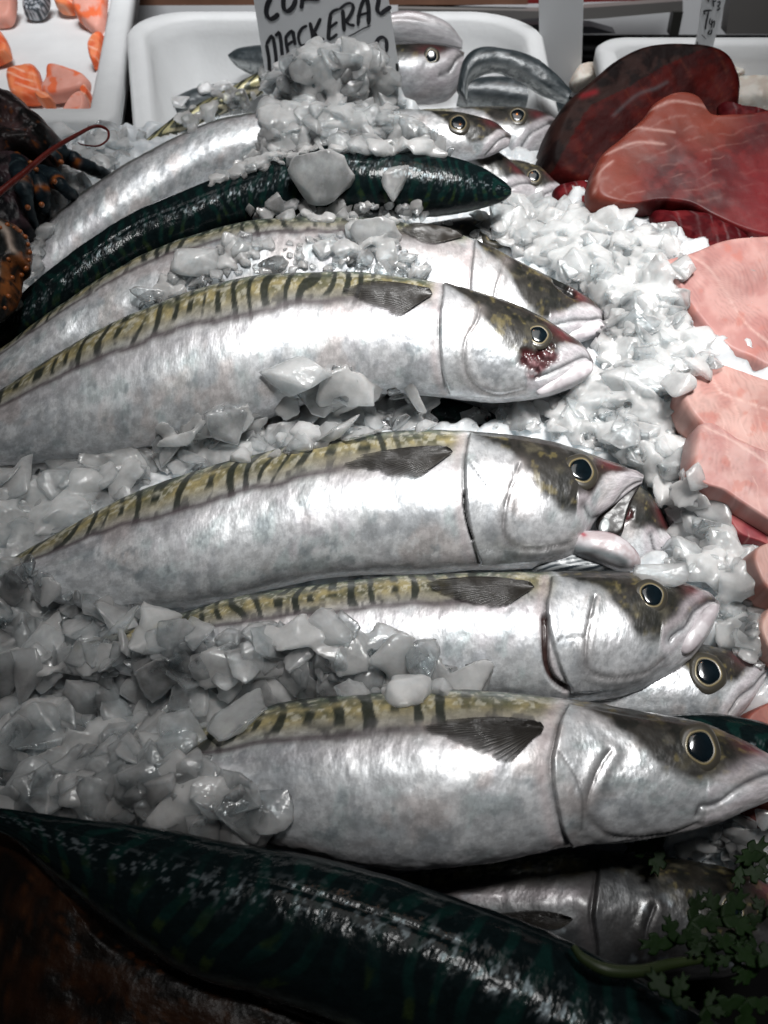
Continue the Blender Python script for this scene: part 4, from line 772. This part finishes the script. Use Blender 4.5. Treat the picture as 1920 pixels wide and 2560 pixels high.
# ------------------------------------------------------------------ price cards
def card(outl, y, zb, lean, mat, name='card_board', th=.0012, parent=None):
    n = np.array([0, -math.cos(math.radians(lean)), math.sin(math.radians(lean))]); o = np.array([0, y, zb])
    P = onplane(np.array(outl, float), o, n); k = len(P); V = np.vstack([P, P-n*th])
    F = [tuple(range(k))]+[tuple(range(2*k-1, k-1, -1))]+[(i, i+k, (i+1) % k+k, (i+1) % k) for i in range(k)]
    me = bpy.data.meshes.new(name); me.from_pydata([tuple(v) for v in V], [], F); me.materials.append(mat)
    ob = bpy.data.objects.new(name, me); COL.objects.link(ob)
    if parent: adopt(ob, parent)
    return o, n
def strokes(name, L, o, n, parent, wpx):
    V = []; F = []
    for s in L:
        ww = wpx
        if isinstance(s[0], (int, float)): ww = s[0]; s = s[1:]
        C = catmull(np.array(s, float), max(14, len(s)*8)); t = np.gradient(C, axis=0); t /= np.linalg.norm(t, axis=1)[:, None]+1e-9
        nn = np.stack([-t[:, 1], t[:, 0]], 1); pen = np.array([.80, .60]); wv = ww*(.62+.38*np.abs(nn@pen))+.0
        wv = wv*np.minimum(1, .55+.45*np.minimum(np.arange(len(C)), np.arange(len(C))[::-1])/3)
        a = len(V)
        for c, q, h in zip(C, nn, wv):
            for sg in (1, -1): V.append(onplane((c+q*sg*h/2)[None], o+n*.0004, n)[0])
        for i in range(len(C)-1): F.append((a+2*i, a+2*i+1, a+2*i+3, a+2*i+2))
        bpy
    ob = mesh(name, V, F, M_INK, None, False); adopt(ob, parent); return ob
def cx(L): return [([s[0]/3.318/K] if isinstance(s[0], (int, float)) else [])+[((560+x/3.318)/K, (y/3.318)/K) for x, y in (s[1:] if isinstance(s[0], (int, float)) else s)] for s in L]
r1 = empty('price_card', (onz(700, 250, .02)[0], .605, .02)); tag(r1, 'white handwritten price card reading MACKERAL, standing in the ice heap', 'price card')
o1, n1_ = card([(546,-60),(838,-60),(840,0),(868,190),(872,260),(590,260),(575,170),(548,0)], .605, .02, 6, M_CARD, parent=r1)
strokes('handwriting', cx([
 [44,(395,-30),(360,40),(352,110),(380,155),(420,145),(455,112)], [42,(500,-60),(492,20),(500,75),(530,92),(570,60),(600,-10)], [38,(640,72),(648,20),(652,-60)], [32,(655,0),(690,-8),(760,-4),(800,-14)],
 [40,(1290,-60),(1280,20),(1272,80),(1300,112),(1340,85),(1388,55)],
 [34,(378,610),(374,500),(362,420),(350,370)], [30,(350,372),(385,310),(405,296)], [34,(405,300),(420,380),(430,460),(436,530)], [30,(425,300),(455,270),(462,262)], [34,(460,268),(472,340),(480,420),(486,470)],
 [32,(510,300),(520,380),(540,470)], [30,(505,320),(540,275),(572,252)], [34,(572,256),(580,310),(592,375)], [26,(520,380),(560,350),(590,340)],
 [28,(690,212),(650,235),(622,280),(620,330),(640,375),(690,372)],
 [36,(712,185),(728,250),(738,320),(734,410)], [30,(802,150),(775,210),(748,268)], [36,(748,268),(780,315),(832,328)],
 [36,(884,120),(874,200),(868,280),(866,332)], [26,(872,130),(910,90),(955,75)], [26,(872,235),(910,205),(942,182)], [26,(866,334),(905,310),(940,282)],
 [38,(985,80),(990,160),(998,262)], [24,(955,78),(1010,35),(1060,25)], [32,(1060,25),(1072,70),(1040,140),(1005,180)], [32,(1010,180),(1045,205),(1085,212)],
 [32,(1112,215),(1120,120),(1145,30),(1175,-20)], [40,(1185,-20),(1200,80),(1200,205)], [24,(1100,135),(1150,118),(1205,105)],
 [11,(915,355),(1000,318),(1080,280),(1150,240),(1218,212)],
 [34,(1246,440),(1256,380),(1280,325),(1320,310),(1348,345),(1350,430)], [24,(1432,525),(1436,560),(1440,592)], [10,(1120,470),(1112,485)], [10,(1172,385),(1180,382)]]), o1, n1_, r1, 10)
r2 = empty('price_card', (onz(1510, 130, .06)[0], .66, .09)); tag(r2, 'small tilted handwritten Tuna ticket stuck in the dark loin', 'price card')
o2, n2_ = card([(1522,-40),(1578,-40),(1562,20),(1530,138),(1512,146),(1494,130),(1508,70)], .66, .09, 4, M_CARD, parent=r2)
c2 = lambda L: [[s[0]/1.728/K]+[((960+x/1.728)/K, (y/1.728)/K) for x, y in s[1:]] for s in L]
strokes('handwriting', c2([[7,(1398,-10),(1402,8)], [6,(1400,0),(1425,-8)], [6,(1420,-12),(1424,30)], [6,(1424,8),(1436,2)], [6,(1440,10),(1452,8),(1448,22),(1440,28)], [6,(1440,24),(1450,36),(1438,46)],
 [9,(1385,62),(1385,48),(1416,45)], [8,(1402,50),(1392,100),(1388,128)], [6,(1410,78),(1406,100),(1414,104),(1418,84)], [6,(1418,96),(1414,120)], [6,(1420,98),(1428,92),(1424,120)], [7,(1408,130),(1400,145),(1412,146),(1416,128)],
 [5,(1372,150),(1392,170)], [6,(1355,180),(1350,215)], [5,(1362,190),(1356,225)], [5,(1370,195),(1366,230)], [5,(1380,205),(1374,238)], [5,(1388,208),(1384,240)]]), o2, n2_, r2, 5)
spk = mesh('skewer', *(lambda a, b: ([tuple(np.array(a)+d) for d in ((-.0012, 0, 0), (.0012, 0, 0), (0, .002, 0))]+[tuple(np.array(b)+d) for d in ((-.0006, 0, 0), (.0006, 0, 0), (0, .001, 0))], [(0, 1, 4), (0, 4, 3), (1, 2, 5), (1, 5, 4), (2, 0, 3), (2, 3, 5)]))(
    onplane(np.array([[1499., 110]]), o2+n2_*.002, n2_)[0], onplane(np.array([[1496., 172]]), o2+n2_*.002, n2_)[0]), simple('dark_wood', (.05, .015, .01)), r2, False); adopt(spk, r2)
r3 = tag(empty('price_card', (onz(1212, 175, .02)[0], .70, .0)), 'blank grey white plastic board standing between the two fish boxes', 'card')
card([(1164,-60),(1262,-60),(1259,60),(1256,150),(1250,215),(1225,205),(1195,178),(1166,130)], .70, .03, 3, M_CARD, th=.003, parent=r3)
# ------------------------------------------------------------------ things behind the boxes
def wall(outl, y, mat, name, lb=None, cat=None, th=.02, lean=2, **k):
    r = empty(name, (onz(outl[0][0], outl[0][1], 0.02)[0], y, 0)); card(outl, y, .05, lean, mat, 'panel', th, r); 
    return tag(r, lb, cat, **k)
wall([(-100,-120),(1800,-120),(1800,75),(-100,75)], 1.06, M_WHITE, 'back_panel', 'white counter panel behind everything at the top', 'panel')
wall([(200,-60),(1140,-60),(1140,10),(200,12)], .99, simple('brown_board', (.16,.08,.05), .5), 'wooden_board', 'brown wooden strip above the fish box rim', 'board')
rr = tag(empty('steel_shelf', (onz(1100, 5, .1)[0], 1.2, 0)), 'dull steel shelf rail with a red liner above the boxes', 'shelf')
card([(860,-80),(1500,-80),(1500,-2),(860,16)], 1.01, .1, 2, M_RED, 'red_liner', .02, rr)
card([(860,18),(1165,24),(1475,2),(1475,24),(1300,40),(1165,48),(860,48)], .985, .1, 2, M_STEEL, 'rail', .012, rr)
card([(1455,26),(1476,26),(1466,76),(1446,76)], .98, .1, 2, simple('black_leg', (.02,.02,.018), .4), 'leg', .012, rr)
wall([(1590,-80),(1720,-80),(1720,74),(1568,74)], .97, M_STEEL, 'steel_cabinet', 'grey brown steel cabinet side in the top right corner', 'cabinet')
wall([(1130,55),(1175,52),(1280,58),(1330,72),(1140,75)], .96, simple('black_rubber', (.01,.01,.012), .4), 'rubber_hose', 'black strip lying behind the blank board', 'hose')
# ------------------------------------------------------------------ lobster
def tube(name, pts, rad, mat, colf=None, parent=None, seg=14, n=60, flat=1.0, bump=0, seed=0):
    P = catmull(np.array(pts, float), n); R = np.interp(np.linspace(0, 1, n), np.linspace(0, 1, len(rad)), rad)
    T = np.gradient(P, axis=0); T /= np.linalg.norm(T, axis=1)[:, None]; up = np.array([0, -.4, 1.]); V = []
    for i in range(n):
        a = np.cross(T[i], up); a /= np.linalg.norm(a); b = np.cross(a, T[i])
        for s in range(seg): t = 2*math.pi*s/seg; V.append(P[i]+R[i]*(a*math.cos(t)+b*math.sin(t)*flat))
    V = np.array(V)
    if bump: V += (fbm(V, 260, 3, seed)-.5)[:, None]*bump*2*np.array([1, 1, 1])
    F = [(i*seg+s, i*seg+(s+1) % seg, (i+1)*seg+(s+1) % seg, (i+1)*seg+s) for i in range(n-1) for s in range(seg)]+[tuple(range(seg))[::-1], tuple(range((n-1)*seg, n*seg))]
    col = colf(V, np.repeat(np.linspace(0, 1, n), seg)) if colf else None
    o = mesh(name, V, F, mat, None, True, col)
    if parent: adopt(o, parent)
    return o
lob = tag(empty('lobster', (onz(60, 420, .03))), 'dark lobster with orange knobs and a curled red feeler at the left edge', 'lobster')
def shellc(p, X):
    n = fbm(X, 120, 5, 3); c = lerpc(c3f(.010, .010, .010), c3f(.07, .040, .040), sm(.42, .62, n)); c = lerpc(c, c3f(.16, .05, .015), sm(.64, .70, fbm(X, 330, 3, 8))*.9)
    rid = np.cos((p[:, 1]-p[:, 0]*.55)/13.+2*n); return lerpc(c, c3f(.012, .008, .008), sm(.4, .9, rid)*.8)
pillow('carapace', [(-60,200),(0,206),(45,222),(90,260),(120,290),(138,320),(130,350),(112,375),(60,390),(0,470),(-60,520)], .060, 30, .026, shellc, M_SHELL, npts=160, rings=36, edge=.6, rough=.004, rs=90, seed=3, parent=lob,
       dz=lambda p: .0016*np.cos((p[:, 1]-p[:, 0]*.55)/13.))
pillow('head_plate', [(-60,320),(20,330),(70,352),(100,392),(90,430),(60,470),(80,520),(20,560),(-60,560)], .050, 26, .016, lambda p, X: lerpc(c3f(.008, .008, .010), c3f(.05, .03, .035), sm(.45, .6, fbm(X, 100, 4, 6))), M_SHELL, edge=.6, rough=.003, rs=110, seed=5, parent=lob)
def legc(V, t): 
    n = fbm(V, 260, 4, 4); c = lerpc(c3f(.010, .018, .024), c3f(.05, .075, .085), sm(.5, .7, n)); j = sum(np.exp(-((t-q)/.035)**2) for q in (.02, .45)); return lerpc(c, c3f(.28, .08, .015), np.clip(j, 0, 1)*sm(.42, .58, n+.05))
def zp(x, y, z): return onz(x, y, z)
for pts, rad in (([zp(108,335,.058),zp(150,340,.062),zp(172,352,.06),zp(215,372,.05),zp(260,392,.035)], (.0045,.0047,.005,.0042,.0035,.003)),
                 ([zp(85,370,.055),zp(120,390,.058),zp(140,408,.056),zp(175,440,.04)], (.005,.006,.0042,.0036,.003)),
                 ([zp(32,345,.066),zp(48,385,.066),zp(58,430,.06),zp(80,500,.04)], (.0055,.0065,.0055,.003,.002)),
                 ([zp(68,370,.06),zp(85,400,.06),zp(95,440,.052),zp(104,468,.04)], (.005,.006,.004,.001))):
    tube('leg', pts, rad, M_SHELL, legc, lob, bump=.0008)
tube('feeler', [zp(-60,470,.075),zp(0,415,.08),zp(50,375,.082),zp(110,325,.084),zp(165,292,.084),zp(205,273,.084),(zp(231,280,.084)),zp(233,300,.083),zp(212,315,.081),zp(180,313,.08),zp(168,308,.08)], (.0017,.0017,.0016,.0014,.0011,.0009,.0008,.0006,.0005,.0004,.0003), M_SHELL, lambda V, t: lerpc(c3f(.14, .018, .012), c3f(.09, .012, .012), t), lob, n=140)
tube('eye_stalk', [zp(112,345,.066),zp(128,330,.068),zp(134,335,.068)], (.005,.006,.004), M_SHELL, legc, lob, n=20, bump=.001)
def clawc(p, X):
    n = fbm(X, 170, 4, 9); c = lerpc(c3f(.012, .014, .014), c3f(.06, .05, .035), sm(.45, .6, n)); e = np.exp(-(seg_dist(p, [(25,488),(52,505),(63,535),(60,580),(40,600),(42,620),(20,690)])/9)**2)
    c = lerpc(c, c3f(.34, .10, .02), e*sm(.42, .55, n)*.8); return lerpc(c, c3f(.60, .48, .40), np.exp(-(seg_dist(p, [(-10,520),(20,520),(42,540),(50,575)])/6)**2)*.8)
cl = pillow('claw', [(-60,485),(0,480),(30,490),(55,508),(66,540),(62,580),(44,598),(40,640),(20,680),(-10,700),(-60,700)], .070, 20, .014, clawc, M_SHELL, npts=120, edge=.5, rough=.002, rs=120, seed=7, parent=lob)
clb = [b for k_, b in BLOBS.items() if k_.startswith('claw')][0]
KN = [(16,486),(30,492),(44,500),(54,512),(60,528),(64,545),(62,562),(56,580),(46,594),(18,560),(26,600),(18,640),(10,665),(0,492)]
for x, y in KN:
    r = ray(np.array([x, y], float)); h = clb.ray_cast(Vector(CAM), Vector(r/np.linalg.norm(r)))
    if h[0] is None: continue
    bm = bmesh.new(); bmesh.ops.create_icosphere(bm, subdivisions=2, radius=random.uniform(.0008, .0016)); me = bpy.data.meshes.new('knob'); bm.to_mesh(me); bm.free(); me.materials.append(bpy.data.materials.get('orange_knob') or simple('orange_knob', (.34, .10, .025), .35, coat=.2))
    ob = bpy.data.objects.new('knob', me); COL.objects.link(ob); ob.location = h[0]; me.polygons.foreach_set('use_smooth', [True]*len(me.polygons)); ob.parent = cl; ob.matrix_parent_inverse = Matrix.Identity(4)
LK = [(78,366),(118,392),(60,448),(90,442),(132,350),(66,352)]
for x, y in LK:
    bm = bmesh.new(); bmesh.ops.create_icosphere(bm, subdivisions=2, radius=.0016); me = bpy.data.meshes.new('knob'); bm.to_mesh(me); bm.free(); me.materials.append(bpy.data.materials['orange_knob'])
    ob = bpy.data.objects.new('knob', me); COL.objects.link(ob); ob.location = zp(x, y, .068 if y < 400 else .064); me.polygons.foreach_set('use_smooth', [True]*len(me.polygons)); adopt(ob, lob)
# ------------------------------------------------------------------ parsley and the brown shell at the bottom
par = tag(empty('parsley_sprig', onz(1480, 2060, .06)), 'dark green flat parsley sprig with a thick stalk over the shadowed fish', 'parsley')
LV = [([(1440,2075),(1430,2010),(1450,1960),(1475,1930),(1500,1950),(1512,1985),(1540,1975),(1555,2010),(1530,2060),(1490,2085)], .060), ([(1490,2085),(1540,2050),(1600,2060),(1650,2040),(1700,2080),(1690,2160),(1600,2170),(1520,2140)], .066),
      ([(1400,2130),(1460,2100),(1500,2140),(1560,2190),(1540,2260),(1440,2250),(1390,2190)], .072), ([(1560,2010),(1600,1975),(1660,1980),(1700,2030),(1640,2060),(1590,2050)], .058), ([(1540,1850),(1590,1860),(1640,1840),(1690,1870),(1640,1910),(1580,1890)], .030), ([(1390,1812),(1440,1800),(1460,1830),(1420,1850)], .026)]
LC = [(1492,1990,.062),(1530,2035,.064),(1590,2060,.066),(1640,2095,.068),(1450,2160,.074),(1520,2180,.074),(1610,2160,.072),(1620,2015,.058),(1655,1980,.056),(1560,1980,.060),(1600,1870,.032),(1650,1850,.032),(1430,1826,.028),(1460,2040,.066)]
for q, (x, y, z) in enumerate(LC):
    for k in range(3):
        an = q*1.3+k*1.25-1.2; ca, sa = math.cos(an), math.sin(an); sz = 50+12*math.sin(q*2.1+k)
        sh = [(0,-.06),(.35,-.28),(.55,-.22),(.72,-.42),(1.0,-.34),(.95,-.16),(1.35,-.20),(1.22,0),(1.38,.18),(.98,.15),(1.0,.36),(.72,.40),(.55,.2),(.33,.30),(0,.06)]
        pillow('leaf', [(x+sz*(a*ca-b*sa), y+sz*(a*sa+b*ca)) for a, b in sh], z+.0015*k, 10+14*math.sin(q+k), .0004, None, M_GREEN, yaw=18*math.cos(q*2+k), npts=90, rings=8, edge=.2, rough=.0012, rs=70, seed=30+q, parent=par, under=.4)
tube('stalk', [zp(1238,2045,.070),zp(1262,2072,.071),zp(1310,2095,.072),zp(1380,2098,.070),zp(1450,2082,.066),zp(1530,2070,.062)], (.0008,.0013,.0016,.0015,.0013,.001), simple('stalk_green', (.018,.03,.006), .5), None, par, n=60)
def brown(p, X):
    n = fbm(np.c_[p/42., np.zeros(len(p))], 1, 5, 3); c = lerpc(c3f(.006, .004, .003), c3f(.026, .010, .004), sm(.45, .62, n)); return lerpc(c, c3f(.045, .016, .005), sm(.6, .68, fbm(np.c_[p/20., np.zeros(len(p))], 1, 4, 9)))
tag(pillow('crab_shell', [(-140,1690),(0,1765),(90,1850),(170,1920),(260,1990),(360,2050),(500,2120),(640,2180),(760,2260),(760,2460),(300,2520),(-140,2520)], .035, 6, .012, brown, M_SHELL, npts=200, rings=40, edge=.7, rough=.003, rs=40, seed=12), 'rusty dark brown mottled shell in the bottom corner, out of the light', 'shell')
tag(tube('fish_hair', [zp(1535,595,.062),zp(1560,580,.066),zp(1600,578,.068),zp(1640,588,.068),zp(1700,600,.06)], (.0003,.0003), M_STEEL, None, None, n=30, seg=5), 'thin brown bristle sticking out between the red and pink meat', 'bristle')
